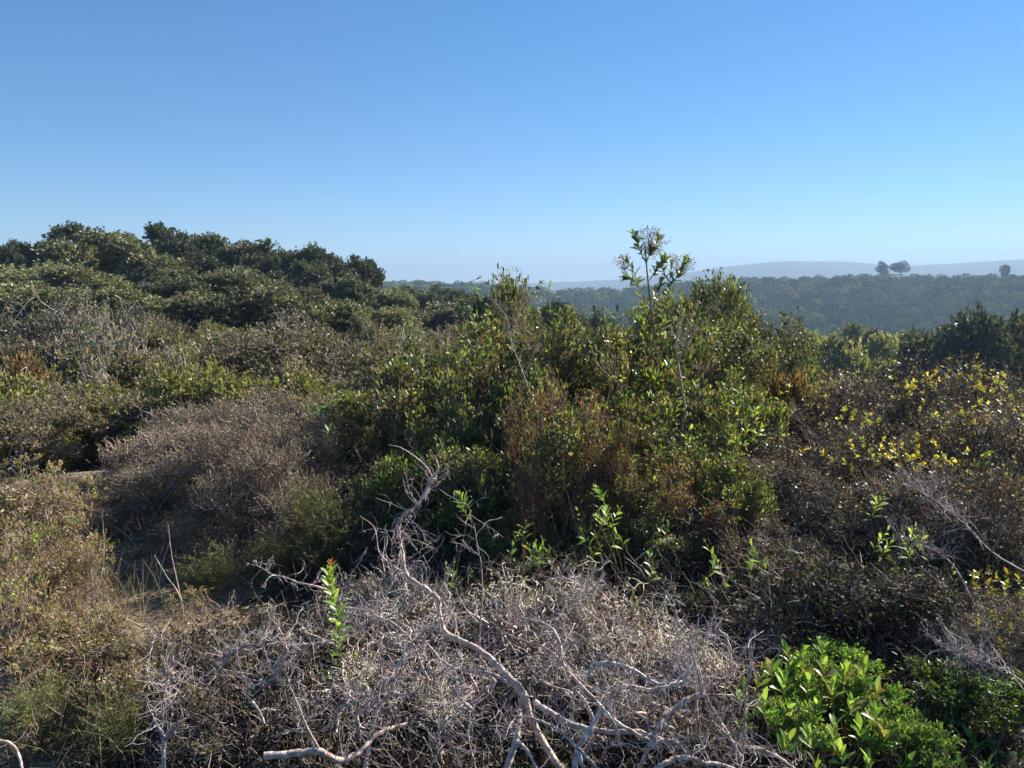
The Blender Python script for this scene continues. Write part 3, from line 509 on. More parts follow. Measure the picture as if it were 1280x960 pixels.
# ------------------------------------------------------------ named shrubs
SHRUBS = [
 ('red_oakbrush', 50, 10.5, 428, 110, 'orange red leaved shrub at the left edge below the grey scrub'),
 ('red_oakbrush', 25, 9.8, 434, 80, 'rust red bush at the left edge, half out of view'),
 ('chaparral_yellow', 60, 9.8, 470, 190, 'yellow green leafy shrub below the orange red one'),
 ('chaparral_yellow', 150, 9.2, 490, 160, 'yellow green shrub between the red bush and the grey sage'),
 ('chaparral_yellow', 15, 9.5, 490, 110, 'olive yellow shrub at the left edge above the sandy clearing'),
 ('chaparral_brown', 230, 9.6, 455, 210, 'twiggy brown shrub with dark hollows behind the grey sage'),
 ('chaparral_yellow', 335, 8.6, 452, 170, 'yellow green shrub behind the top of the grey sage'),
 ('chaparral_brown', 400, 11.5, 398, 230, 'large brown bush with reddish twigs left of the centre thicket'),
 ('chaparral_olive', 470, 10.0, 412, 180, 'leafy shrub with yellow green tips left of the centre thicket'),
 ('chaparral_olive', 520, 8.5, 425, 170, 'olive shrub touching the left flank of the centre thicket'),
 ('chaparral_brown', 455, 8.0, 462, 150, 'pinkish brown dry shrub behind the dark green leaves'),
 ('grey_sage', 140, 5.8, 604, 170, 'pale grey dry bush at the edge of the sandy clearing'),
 ('grey_sage', 45, 5.4, 618, 160, 'dry grey bush left of the path'),
 ('grey_sage', 238, 6.4, 512, 200, 'grey brown dry bush, tallest beside the path'),
 ('grey_sage', 320, 6.0, 500, 200, 'fine twigged grey bush right of the path top'),
 ('grey_sage', 215, 5.6, 530, 190, 'grey bush hanging over the path'),
 ('grey_sage', 290, 5.1, 532, 210, 'brown grey bush with dark base right of the path'),
 ('grey_sage', 370, 5.4, 515, 150, 'dry brown bush left of the centre thicket'),
 ('grey_sage', 60, 5.0, 640, 130, 'sparse grey bush between the path and the left edge'),
 ('grey_sage', 158, 4.9, 612, 140, 'thin grey bush on the left brow of the path'), ('grey_sage', 100, 5.3, 596, 150, 'pale grey bush spreading below the sandy clearing'), ('grey_sage', 195, 5.2, 570, 150, 'grey twiggy bush closing the upper end of the path'), ('grey_sage', 245, 4.5, 625, 130, 'dark based twiggy bush on the right edge of the path'),
 ('chamise', 400, 4.2, 610, 130, 'feathery light green bush left of the dead branch'),
 ('chamise', 440, 4.4, 640, 100, 'feathery green bush touching the dead branch'),
 ('chamise', 270, 4.0, 690, 110, 'low dark feathery green bush right of the path'),
 ('chamise', 335, 4.1, 700, 100, 'low feathery green bush left of the sapling'),
 ('coffeeberry', 440, 6.2, 490, 150, 'dark green leaved shrub left of the centre thicket'),
 ('coffeeberry', 520, 5.8, 455, 170, 'leafy left shoulder of the centre thicket'),
 ('coffeeberry', 600, 6.6, 400, 170, 'dense leafy shrub at the left top of the centre thicket'),
 ('coffeeberry', 640, 8.0, 343, 110, 'upright leafy shrub top that stands out in front of the dark oak'),
 ('redstem', 660, 5.8, 395, 170, 'twiggy red stemmed shrub in the middle of the centre thicket'),
 ('redstem', 735, 5.6, 392, 170, 'red stemmed upright shrub right of the middle of the thicket'),
 ('coffeeberry', 700, 6.6, 378, 170, 'leafy shrub behind the red stems of the centre thicket'),
 ('coffeeberry', 790, 6.2, 398, 170, 'leafy shrub at the foot of the tall thin sapling'),
 ('coffeeberry', 845, 6.8, 372, 160, 'green shrub right of the tall thin sapling'),
 ('knoll_oak', 900, 8.5, 338, 130, 'dark green pointed bush, peak of the green knoll'),
 ('knoll_oak', 870, 9.6, 352, 170, 'dark crowned young oak at the back of the green knoll'),
 ('knoll_oak', 950, 9.0, 378, 150, 'bush on the right slope of the green knoll'),
 ('knoll_oak', 905, 7.2, 402, 180, 'leafy bush on the front of the green knoll'),
 ('knoll_oak', 990, 10.0, 412, 130, 'olive bush at the right foot of the green knoll'),
 ('redstem', 690, 4.9, 470, 150, 'tangle of red brown stems in the shade of the thicket'),
 ('redstem', 790, 4.9, 480, 150, 'shaded red brown stems left of the leafy green flank'),
 ('coffeeberry', 580, 5.0, 500, 160, 'dark leaved shrub in the shade above the dead branch'),
 ('coffeeberry', 860, 5.2, 470, 170, 'green and yellow leaved flank of the centre thicket'),
 ('coffeeberry', 930, 5.8, 470, 120, 'green leafed bush beside the brown thicket'),
 ('dark_green', 520, 4.6, 560, 130, 'dark leafed bush behind the tip of the dead branch'),
 ('dark_green', 610, 4.4, 610, 140, 'dark glossy bush right of the dead branch'),
 ('dark_green', 700, 4.5, 600, 140, 'glossy shaded bush at the base of the red stems'),
 ('redstem', 800, 4.3, 590, 120, 'low red brown stems at the foot of the thicket'),
 ('coffeeberry', 590, 4.5, 560, 150, 'leafy bush behind the light green upright sprig'), ('coffeeberry', 670, 4.6, 540, 150, 'leafy bush low in the middle of the centre thicket'), ('coffeeberry', 760, 4.5, 560, 150, 'leafy bush behind the brightest leaf cluster'),
 ('redstem', 715, 4.3, 500, 170, 'tallest thin red brown stems in the thicket front'), ('redstem', 930, 4.4, 560, 100, 'shadowed red brown stems beside the brown thicket'),
 ('red_stalks', 640, 4.5, 478, 70, 'sparse red brown stalks left in the front of the thicket'), ('red_stalks', 690, 4.4, 455, 70, 'tall sparse red brown stalks in the front of the thicket'), ('red_stalks', 740, 4.4, 470, 70, 'red brown stalks right of the tall sparse ones'), ('red_stalks', 785, 4.3, 500, 70, 'short red brown stalks above the brightest leaf cluster'), ('red_stalks', 665, 4.0, 560, 60, 'low red brown stalks just above the dead brush'), ('red_stalks', 850, 4.2, 560, 70, 'red brown stalks right of the brightest leaf cluster'), ('red_stalks', 905, 4.0, 610, 60, 'low red brown stalks by the pale upright leaves'),
 ('coffeeberry', 850, 4.6, 550, 150, 'leafy bush low on the right flank of the thicket'), ('coffeeberry', 640, 4.1, 640, 120, 'low leafy bush just above the dead brush, left of its peak'), ('coffeeberry', 730, 4.1, 650, 130, 'low leafy bush just above the dead brush, right of its peak'),
 ('coffeeberry', 830, 4.1, 640, 130, 'low leafy bush at the edge of the shaded tangle'), ('coffeeberry', 915, 4.4, 580, 130, 'leafy bush where the thicket meets the brown one'), ('coffeeberry', 500, 4.6, 580, 130, 'leafy bush left behind the fork of the long branch'),
 ('dark_green', 850, 4.5, 600, 130, 'shaded green bush at the right base of the thicket'),
 ('red_oakbrush', 985, 6.6, 452, 110, 'orange and red leaved bush between the green knoll and the brown thicket'),
 ('red_oakbrush', 1025, 7.2, 458, 80, 'small rust coloured bush behind the brown thicket'),
 ('brown_tangle', 1010, 6.2, 480, 180, 'brown leafless bush at the left end of the brown thicket'),
 ('brown_tangle', 1085, 6.6, 455, 190, 'brown tangled bush on the skyline left of the yellow leaves'),
 ('brown_tangle', 1165, 6.6, 440, 190, 'brown tangled bush under the upper yellow leaves'),
 ('brown_tangle', 1250, 6.2, 428, 190, 'brown tangled bush rising to the right edge'),
 ('brown_tangle', 1030, 5.3, 520, 190, 'dark brown bush with arching bare stems'),
 ('brown_tangle', 1120, 5.2, 510, 200, 'purplish brown bush behind the middle yellow leaves'),
 ('brown_tangle', 1210, 5.0, 500, 210, 'grey brown tangle right of the middle yellow leaves'),
 ('brown_tangle', 1290, 4.8, 480, 200, 'brown tangle cut by the right edge'),
 ('brown_tangle', 1000, 4.6, 560, 170, 'dark bush in deep shade left of the low yellow leaves'),
 ('brown_tangle', 1095, 4.2, 580, 190, 'low dark bush in the hollow of the brown thicket'),
 ('brown_tangle', 1190, 4.0, 575, 190, 'low tangle of arching twigs at right'),
 ('brown_tangle', 1275, 3.8, 575, 190, 'low twiggy tangle at the right edge'),
 ('brown_tangle', 960, 4.0, 645, 150, 'low brown bush right of the dead brush'),
 ('brown_tangle', 1060, 3.6, 690, 170, 'low brown bush behind the bright green bush'),
 ('brown_tangle', 1180, 3.3, 715, 190, 'low twiggy bush above the dark green leaves'),
 ('brown_tangle', 1270, 3.0, 740, 160, 'twiggy dry bush in the lower right corner'),
]
for sp, u, Y, vt, wp, lab in SHRUBS: putp(sp, u, Y, vt, wp * 1.1, lab)

# ------------------------------------------------------------ big single leaves (each one an object)
def leaf_meshes(cols, width, n=5, seed=0, shp=None):
    rng = np.random.default_rng(seed); out = []
    for i in range(n):
        mb = MB(); ts = np.linspace(0, 1, 7); prof = np.sin(np.pi * ts ** (1.0 if shp is None else shp)) ** .75 * width * rng.uniform(.85, 1.15) * .5; prof[0] = .012; prof[-1] = .002
        bend = rng.uniform(-.05, .3); fold = rng.uniform(.15, .5); tw = rng.uniform(-.5, .5)
        V = []
        for t, p in zip(ts, prof):
            for s_ in (-1, 0, 1):
                a = tw * t; V.append((s_ * p * math.cos(a), t, abs(s_) * p * fold + s_ * p * math.sin(a) - bend * t * t))
        f = []
        for j in range(6):
            for k in range(2): a = j * 3 + k; f.append((a, a + 1, a + 4, a + 3))
        c = np.array(cols[i % len(cols)]); cc = np.tile(c, (21, 1)); cc[1::3] *= 1.35      # pale midrib
        mb.add(V, f, cc); out.append(mb.mesh('leaf', M_GLOSS, True))
    return out
LM = {
 'bright': leaf_meshes([(.21, .33, .06), (.17, .28, .05), (.26, .37, .08), (.12, .21, .04), (.25, .34, .07), (.16, .22, .07), (.24, .20, .07)], .36, 14, 1, 1.45),
 'dark': leaf_meshes([(.05, .11, .025), (.07, .14, .03), (.10, .18, .035), (.045, .085, .025)], .32, 8, 2),
 'lime': leaf_meshes([(.24, .34, .07), (.17, .28, .06), (.30, .38, .12)], .50, 6, 3, 1.2),
 'silver': leaf_meshes([(.13, .17, .08), (.10, .14, .06), (.17, .2, .1)], .36, 6, 4),
 'red': leaf_meshes([(.42, .14, .06), (.40, .22, .08), (.3, .06, .05)], .30, 3, 5),
 'yellow': leaf_meshes([(.44, .33, .06), (.36, .33, .07), (.24, .27, .06), (.38, .24, .06), (.17, .22, .05)], .55, 10, 6),
}
def add_leaf(parent, kind, base, d, n, L):
    d = Vector(d).normalized(); n = Vector(n); x = d.cross(n); 
    if x.length < 1e-4: x = d.cross(Vector((1, 0, 0)))
    x.normalize(); z = x.cross(d)
    m = Matrix(((x.x, d.x, z.x), (x.y, d.y, z.y), (x.z, d.z, z.z))).to_4x4()
    o = link('leaf', rnd.choice(LM[kind]), parent)
    o.matrix_local = Matrix.Translation(Vector(base)) @ m @ Matrix.Scale(L, 4)
    return o

def shoot(parent, mb, path, r, nl, L, kind, start=.3, spread=.75, droop=0.0, tipkind=None, tiplen=.6):
    """a leafy shoot: stem into mb, leaves as objects in a spiral"""
    P = catmull(path, 4); v, f = tubes(P[None], np.linspace(r, r * .4, len(P))[None], 5); mb.add(v, f, (.20, .15, .07))
    seg = np.linspace(0, 1, len(P)); ph = rnd.uniform(0, 6)
    for i in range(nl):
        t = start + (1 - start) * (i + .5) / nl; p = np.array([np.interp(t, seg, P[:, k]) for k in range(3)])
        j = min(int(t * (len(P) - 1)), len(P) - 2); T = nrm(P[j + 1] - P[j]); ph += 2.4 + rnd.uniform(-.3, .3)
        a = nrm(np.cross(T, [.3, .8, .1])); b = np.cross(T, a); out = a * math.cos(ph) + b * math.sin(ph) + np.array([rnd.gauss(0, .22), rnd.gauss(0, .22), rnd.gauss(0, .22)])
        k_ = spread * (1.25 - .8 * (t - start) / (1 - start)); d = T * (1 - .35 * k_) + out * k_ + np.array([0, 0, -droop]) * rnd.random()
        add_leaf(parent, tipkind if tipkind and t > .93 else kind, p, d, T + .3 * out, L * rnd.uniform(.55, 1.2) * (1 if t < .9 else tiplen))

# sapling standing in the dead brush
def sapling():
    Y = 2.75; b = at(424, 900, Y); g = Hs(b[0], Y); t = thing('sapling', 'slender light green sapling with reddish tip standing in the dead brush', 'sapling', (b[0], Y, g))
    L = lambda u, v, dy=0: at(u, v, Y + dy) - [b[0], Y, g]
    mb = MB(); base = np.array([0, 0, 0])
    shoot(t, mb, [base, L(432, 870), L(424, 820, .03), L(423, 770, .01), L(413, 730, -.02), L(413, 702, -.03)], .0035, 66, .052, 'lime', .3, .8, tipkind='red')
    shoot(t, mb, [L(430, 870), L(440, 845, .05), L(446, 820, .06)], .002, 9, .05, 'lime', .2, .9)
    shoot(t, mb, [L(430, 880), L(415, 862, -.05), L(410, 850, -.06)], .002, 7, .055, 'dark', .2, .9)
    mb.build('stem', M_TWIG, t, smooth=True)
sapling()

# bright green bush, lower right
def leafy_bush(name, label, u, Y, cells, kind, L, nl, r=.003, extra=0, xt=0):
    b = at(u, 960, Y); x0 = b[0]; g = Hs(x0, Y); t = thing(name, label, 'shrub', (x0, Y, g)); mb = MB()
    for (cu, cv, dY) in cells:
        e = at(cu, cv, Y + dY) - [x0, Y, g]; root = np.array([e[0] * .35 + rnd.uniform(-.03, .03), dY * .5, 0])
        mid = (root + e) / 2 + [rnd.uniform(-.03, .03), rnd.uniform(-.03, .03), -.02]
        mid2 = e - [rnd.uniform(-.02, .02), rnd.uniform(-.02, .02), .09]
        shoot(t, mb, [root, mid, mid2, e], r, nl, L, kind, .8, .62, tiplen=.95)
    mb.build('stem', M_TWIG, t, smooth=True)
    return t
cells = [(985, 818, .30), (1005, 812, .35), (965, 830, .22), (1030, 835, .2), (1055, 838, .22), (950, 850, .12), (980, 850, .1), (1010, 850, .08), (1040, 858, .05),
         (1075, 850, .2), (1095, 862, .15), (1065, 875, .0), (1020, 880, -.02), (985, 885, -.03), (955, 880, .0), (1095, 890, -.05), (1120, 880, .1), (1045, 905, -.12),
         (1010, 915, -.15), (1075, 912, -.12), (985, 925, -.18), (1105, 915, -.1), (1050, 940, -.2), (1020, 955, -.22), (1085, 950, -.2), (930, 868, .15), (935, 900, 0), (1125, 868, .2), (1030, 805, .4), (1080, 835, .3), (1000, 835, .3)]
leafy_bush('shrub', 'bright green leafy bush with upright leaves in the lower right foreground', 1035, 2.45, cells, 'bright', .056, 10)
cells = [(1130, 905, .1), (1160, 880, .25), (1185, 895, .2), (1210, 880, .3), (1235, 900, .2), (1265, 905, .2), (1150, 925, 0), (1180, 930, -.05), (1215, 925, 0), (1245, 935, 0), (1275, 940, 0),
         (1135, 950, -.15), (1165, 955, -.15), (1200, 955, -.15), (1235, 960, -.15), (1110, 935, -.05), (1270, 970, -.1), (1200, 905, .2)]
leafy_bush('shrub', 'dark green leafy bush in the lower right corner beside the bright one', 1200, 2.45, cells, 'dark', .052, 15)
SPRIGS = [ # u, vtop, Y, spread px, shoots, leaves, L, kind, label
 (573, 615, 3.9, 14, 2, 13, .055, 'bright', 'light green upright sprig just right of the dead branch tip'),
 (655, 650, 4.0, 30, 3, 10, .055, 'bright', 'green sprig in the shade below the centre thicket'),
 (560, 700, 3.5, 14, 2, 8, .05, 'lime', 'small light green sprig among dead twigs'),
 (675, 675, 3.9, 20, 3, 10, .05, 'bright', 'small green sprig above the right part of the dead brush'),
 (765, 612, 4.1, 40, 6, 11, .058, 'lime', 'bright light green leaf cluster at the centre of the shaded thicket'),
 (740, 660, 4.0, 40, 4, 9, .05, 'bright', 'green leaf cluster below the brightest cluster'),
 (790, 690, 3.8, 50, 5, 9, .05, 'bright', 'green and yellow leaf cluster above the dead brush'),
 (820, 640, 4.1, 40, 3, 9, .05, 'dark', 'green sprig beside the pale stick'),
 (890, 680, 3.9, 18, 3, 8, .055, 'lime', 'pale green upright leaves in front of the dark hollow'),
 (938, 682, 3.9, 24, 3, 8, .06, 'lime', 'yellow green sprig with a red leaf beside it'),
 (1110, 620, 3.9, 46, 5, 12, .055, 'bright', 'green sprig group in front of the low brown bushes'),
 (1170, 660, 3.8, 46, 4, 11, .055, 'bright', 'green sprig right of the green sprig group'),
 (1118, 700, 3.6, 40, 4, 10, .05, 'dark', 'dark green sprig under the sprig group'),
 (910, 545, 4.9, 50, 6, 11, .065, 'bright', 'green upright leaves on the flank of the thicket'),
 (960, 510, 5.4, 40, 5, 11, .07, 'lime', 'bright green upright leaves beside the brown thicket'),
 (805, 540, 4.9, 40, 5, 10, .062, 'bright', 'bright leaves halfway down the centre thicket'),
 (870, 500, 5.2, 60, 5, 10, .062, 'bright', 'broad green leaves on the thicket right of its middle'),
 (400, 505, 5.6, 36, 4, 12, .07, 'dark', 'dark green large leaved sprig at the left of the thicket'),
 (430, 530, 5.3, 40, 4, 12, .065, 'dark', 'dark green sprig in front of the pinkish dry shrub'),
 (10, 830, 2.8, 40, 4, 10, .05, 'lime', 'light green leafy sprig at the left edge'),
 (25, 870, 2.6, 30, 3, 8, .045, 'lime', 'small light green sprig low at the left edge'),
 (20, 700, 3.6, 50, 4, 10, .045, 'lime', 'yellow green sprig at the left edge beside the weeds'),
 (60, 660, 3.9, 40, 3, 10, .042, 'lime', 'yellow green sprig among the weeds left of the path'),
]
def sprig(u, vt, Y, sp, n, nl, L, kind, label, redleaf=False):
    if 3.7 <= Y <= 4.2: Y *= .91
    b = at(u, vt, Y); g = Hs(b[0], Y); t = thing('sprig', label, 'plant', (b[0], Y, g)); mb = MB(); s = Y / F_PX
    for i in range(n):
        e = np.array([rnd.uniform(-.5, .5) * sp * s if n > 1 else 0, rnd.uniform(-.06, .06), b[2] - g - (0 if i == 0 else rnd.uniform(0, 1.1 * sp * s + .03))])
        root = np.array([e[0] * .3, 0, 0]); m1 = root * .6 + e * .4 + [rnd.uniform(-.09, .09), rnd.uniform(-.06, .06), 0]; m2 = e - [rnd.uniform(-.07, .07), 0, .12]; nl = max(5, int(nl * rnd.uniform(.7, 1.2)))
        shoot(t, mb, [root, m1, m2, e], .0025, nl, L, kind, 1 - min(.8, .16 / max(e[2], .2)), .75)
    mb.build('stem', M_TWIG, t, smooth=True)
for a in SPRIGS: sprig(*a)

# tall thin sapling against the sky
def tall_sapling():
    Y = 6.2; b = at(815, 600, Y); g = Hs(b[0], Y); t = thing('sapling', 'tall thin sapling with sparse leaves rising against the sky', 'sapling', (b[0], Y, g)); mb = MB()
    L = lambda u, v, dy=0: at(u, v, Y + dy) - [b[0], Y, g]
    trunk = [np.zeros(3), L(822, 470), L(816, 400), L(812, 370), L(808, 330), L(806, 305)]
    P = catmull(trunk, 5); v, f = tubes(P[None], np.linspace(.013, .004, len(P))[None], 6); mb.add(v, f, (.24, .19, .15))
    for pts in ([L(818, 415), L(806, 390), L(798, 360, .05), L(790, 335, .05), L(778, 322, .06)], [L(812, 350), L(822, 335, -.04), L(832, 322, -.05)],
                [L(822, 440), L(831, 400, .05), L(835, 370, .06), L(838, 345, .08), L(840, 322, .1)], [L(836, 360, .07), L(850, 340, .1), L(858, 322, .1)], [L(836, 352), L(828, 335), L(829, 322)],
                [L(808, 330), L(798, 308), L(793, 292)], [L(808, 325), L(818, 308), L(824, 296)], [L(798, 360, .05), L(792, 350), L(780, 346)]):
        shoot(t, mb, pts, .004, 22, .08, 'silver', .15, .75)
    shoot(t, mb, [L(808, 330), L(812, 315), L(811, 300)], .003, 14, .06, 'silver', .1, .9)
    for pts in ([L(818, 430), L(830, 410), L(826, 385, .1)], [L(820, 450), L(800, 425), L(795, 400, -.1)], [L(812, 375), L(822, 365), L(826, 350)], [L(824, 470), L(845, 440), L(850, 410)]): shoot(t, mb, pts, .004, 14, .075, 'silver', .1, .75)
    # cloud of dry seed heads
    rng = np.random.default_rng(3); tw = MB(); n = 110
    for c, r_, m in ((L(814, 303), .13, 70), (L(853, 330, .1), .11, 40), (L(780, 328, .05), .07, 25)):
        d = nrm(rng.normal(0, 1, (m, 3)) + [0, 0, .4]); s0 = np.repeat((c - [0, 0, r_ * .8])[None], m, 0); e = c + d * r_ * rng.uniform(.5, 1.05, (m, 1))
        tt = np.linspace(0, 1, 4)[None, :, None]; Q = s0[:, None] * (1 - tt) + e[:, None] * tt; Q[:, 1:3] += rng.normal(0, .015, (m, 2, 3))
        v, f = tubes(Q, np.tile([.0016, .0013, .001, .0008], (m, 1)), 3); tw.add(v, f, (.22, .16, .14))
        p = np.repeat(e, 5, 0) + rng.normal(0, .012, (m * 5, 3)); v, f, k = leaves(p, rng.normal(0, 1, p.shape), rng.normal(0, 1, p.shape), np.full(len(p), .016), np.full(len(p), .010)); tw.add(v, f, np.repeat(colours(rng, len(p), [(.26, .18, .17), (.16, .13, .1)], [1, 1]), k, 0))
    tw.build('seed_heads', M_DRY, t, 'stuff'); mb.build('stem', M_TWIG, t, smooth=True)
tall_sapling()

# upright leaves on the skyline of the centre thicket
for i, (u, v, Y, lab) in enumerate([(612, 348, 7.6, 'upright grey green shoots at the left of the skyline shrub'), (632, 345, 7.6, 'highest upright grey green shoots of the skyline shrub'), (655, 350, 7.5, 'grey green shoots right of the highest ones'), (678, 354, 7.5, 'grey green shoots at the right end of the skyline shrub'),
                                     (605, 385, 6.2, 'pale shoots leaning over the left top of the thicket'), (700, 380, 6.2, 'pale shoots on the top middle of the thicket'), (760, 385, 6.0, 'pale shoots left of the foot of the tall sapling'), (850, 372, 6.4, 'pale shoots right of the foot of the tall sapling'), (897, 338, 8.0, 'small shoots at the very peak of the green knoll')]):
    sprig(u, v, Y, 36, 7, 9, .085 if i < 4 else .065, 'silver', lab)

# yellow leaved sprays inside the brown thicket
YEL = [(1080, 548, 4.7, 70, 'yellow leaves, left cluster of the middle row'), (1115, 552, 4.7, 60, 'yellow leaves beside a pinkish spray, middle row'), (1155, 540, 4.7, 70, 'yellow leaves just right of the middle row centre'), (1195, 505, 5.0, 70, 'bright yellow leaves above the right end of the middle row'),
       (1225, 560, 4.5, 60, 'yellow leaves low at the right end of the middle row'), (1180, 440, 5.9, 90, 'yellow leaves at the upper edge of the brown thicket'), (1215, 448, 5.8, 80, 'yellow leaves near the top right of the thicket'), (1245, 465, 5.6, 60, 'orange yellow leaves near the right edge'),
       (1235, 500, 5.0, 50, 'small yellow spray right of the bright yellow leaves'), (1075, 505, 5.2, 50, 'dull yellow spray alone in the brown thicket'), (1030, 462, 6.4, 70, 'yellow green spray behind the orange red bush'), (1140, 690, 3.7, 50, 'low yellow spray in the shaded tangle'),
       (1165, 720, 3.5, 60, 'yellow spray above the dark green bush'), (1210, 700, 3.5, 70, 'yellow spray among arching twigs at right'), (1262, 715, 3.3, 70, 'yellow spray low at the right edge'), (1005, 735, 3.7, 50, 'low yellow spray left of the shaded tangle'), (965, 720, 3.9, 40, 'small yellow spray right of the red leaf'), (1265, 770, 3.0, 50, 'small yellow spray in the lower right'), (1175, 570, 4.4, 50, 'faint yellow spray below the middle row'), (1130, 475, 5.6, 50, 'faint yellow spray below the skyline')]
for i, (u, v, Y, wp, lab) in enumerate(YEL):
    b = at(u, v, Y); g = Hs(b[0], Y); t = thing('shrub', lab, 'shrub', (b[0], Y, g), 0); mb = MB(); s = Y / F_PX
    for k in range(13):
        e = np.array([rnd.gauss(0, .42) * wp * s, rnd.uniform(-.15, .1), b[2] - g - rnd.uniform(0, .5) * wp * s]); root = np.array([e[0] * .4, .05, 0])
        shoot(t, mb, [root, root * .5 + e * .5 + [rnd.uniform(-.06, .06), 0, .03], e - [rnd.uniform(-.03, .03), 0, .06], e], .0018, 7, .031, 'yellow', .82, .9, tiplen=1)
    mb.build('stem', M_TWIG, t, smooth=True)

# ------------------------------------------------------------ weeds on the left and dry stalks
for u, Y, vt, wp, lab in [(20, 3.9, 640, 110, 'dry tan weeds at the left edge'), (50, 3.7, 665, 100, 'reddish stemmed weeds near the left edge'), (10, 3.3, 690, 110, 'leafy weeds at the left edge below the tan ones'), (60, 3.2, 740, 110, 'brown weeds leaning over the path end'), (45, 3.0, 770, 110, 'short brown weeds low at left'), (100, 3.9, 665, 80, 'thin weeds on the left bank of the path'), (5, 4.4, 615, 120, 'straw coloured weeds below the sandy clearing'), (110, 3.1, 775, 90, 'weed tuft at the near end of the path'), (160, 2.8, 830, 100, 'weed tuft left of the dead brush'), (75, 4.1, 650, 90, 'green tinged weeds left of the path'), (30, 3.4, 720, 120, 'weeds with bare reddish stems at the left edge'), (85, 3.5, 700, 80, 'straggly weeds on the path edge'),
                          (15, 2.9, 800, 120, 'low weeds in the lower left corner'), (80, 2.8, 830, 120, 'low tangled weeds left of the dead brush'), (130, 3.0, 800, 90, 'wispy weed tuft at the end of the path'), (70, 4.7, 610, 110, 'dry weeds near the sandy clearing'), (150, 2.6, 850, 100, 'flattened weeds at the bottom left')]:
    putp('stalks' if int(u) % 2 == 0 and Y > 3 else 'weed', u, Y, vt, wp * 1.2, lab, cat='weeds', name='weed')
for u, Y, vt, wp, lab in [(40, 2.5, 860, 150, 'dark feathery bush in the lower left corner'), (130, 2.45, 890, 130, 'dark feathery bush along the bottom edge at left')]:
    putp('chamise', u, Y, vt, wp, lab)

def stick(name, label, lines, cat='branch', col=(.42, .345, .30), mat=None, group=None, off=(0, 0), drop=True):
    """lines: (points (u,v,Y), r0, r1); the first is the limb, others are side branches"""
    P0 = [at(u, v, Y) for u, v, Y in lines[0][0]]; o = min(P0, key=lambda p: p[2]); g = Hs(o[0], o[1])
    org = np.array([o[0], o[1], g]); t = thing(name, label, cat, tuple(org), 0, group); rng = np.random.default_rng(abs(int(o[0] * 9999)) + 1)
    for i, (pts, r0, r1) in enumerate(lines):
        P = np.array([at(u, v, Y) for u, v, Y in pts]) - org
        P = catmull(P, 6); n = len(P); P[1:-1] += rng.normal(0, min(r0 * .15, .0012), (n - 2, 3))
        rad = (.85 if 'bleached' in label or 'smooth' in label else 1.1) * np.linspace(r0, r1, n) * (1 + .045 * rng.standard_normal(n)); mb = MB()
        v, f = tubes(P[None], rad[None], 8 if r0 > .004 else 5)
        c = np.array(col) * (1 + .15 * rng.standard_normal((n, 1))); red = (rng.random((n, 1)) < .25); c = np.where(red, c * [.85, .68, .6], c)
        mb.add(v, f, np.repeat(c, len(v) // n, 0)); mb.build('limb' if i == 0 else 'twig', mat or M_DEAD, t, smooth=True)
        if i == 0: main = P
    return t, main, org

def fuzz(t, P, seed, n=30, ln=.16, r=.0016, start=.4, col=(.40, .33, .30)):
    """fine crooked side twigs joined in one part"""
    rng = np.random.default_rng(seed); k = 7; i = rng.integers(int(len(P) * start), len(P), n); b = P[i]
    d = nrm(rng.normal(0, 1, (n, 3)) + [0, 0, .5]); l = rng.uniform(.4, 1, (n, 1, 1)) * ln
    st = nrm(d[:, None] + np.cumsum(rng.normal(0, .32, (n, k - 1, 3)), 1)) * l / (k - 1)
    Q = np.concatenate([b[:, None], b[:, None] + np.cumsum(st, 1)], 1)
    # secondary forks
    m = n * 3; a = rng.integers(0, n, m); q = rng.integers(2, k, m); b2 = Q[a, q]; d2 = nrm(d[a] + rng.normal(0, .8, (m, 3)))
    st2 = nrm(d2[:, None] + np.cumsum(rng.normal(0, .4, (m, k - 1, 3)), 1)) * rng.uniform(.2, .5, (m, 1, 1)) * ln / (k - 1)
    Q2 = np.concatenate([b2[:, None], b2[:, None] + np.cumsum(st2, 1)], 1)
    mb = MB()
    for A, rr in ((Q, r), (Q2, r * .6)):
        v, f = tubes(A, rr * np.tile(np.linspace(1.1, .4, k), (len(A), 1)), 4); mb.add(v, f, np.repeat(colours(rng, len(A), [col], [1], .2), k * 4, 0))
    mb.build('twigs', M_DEAD, t, 'stuff', smooth=True)

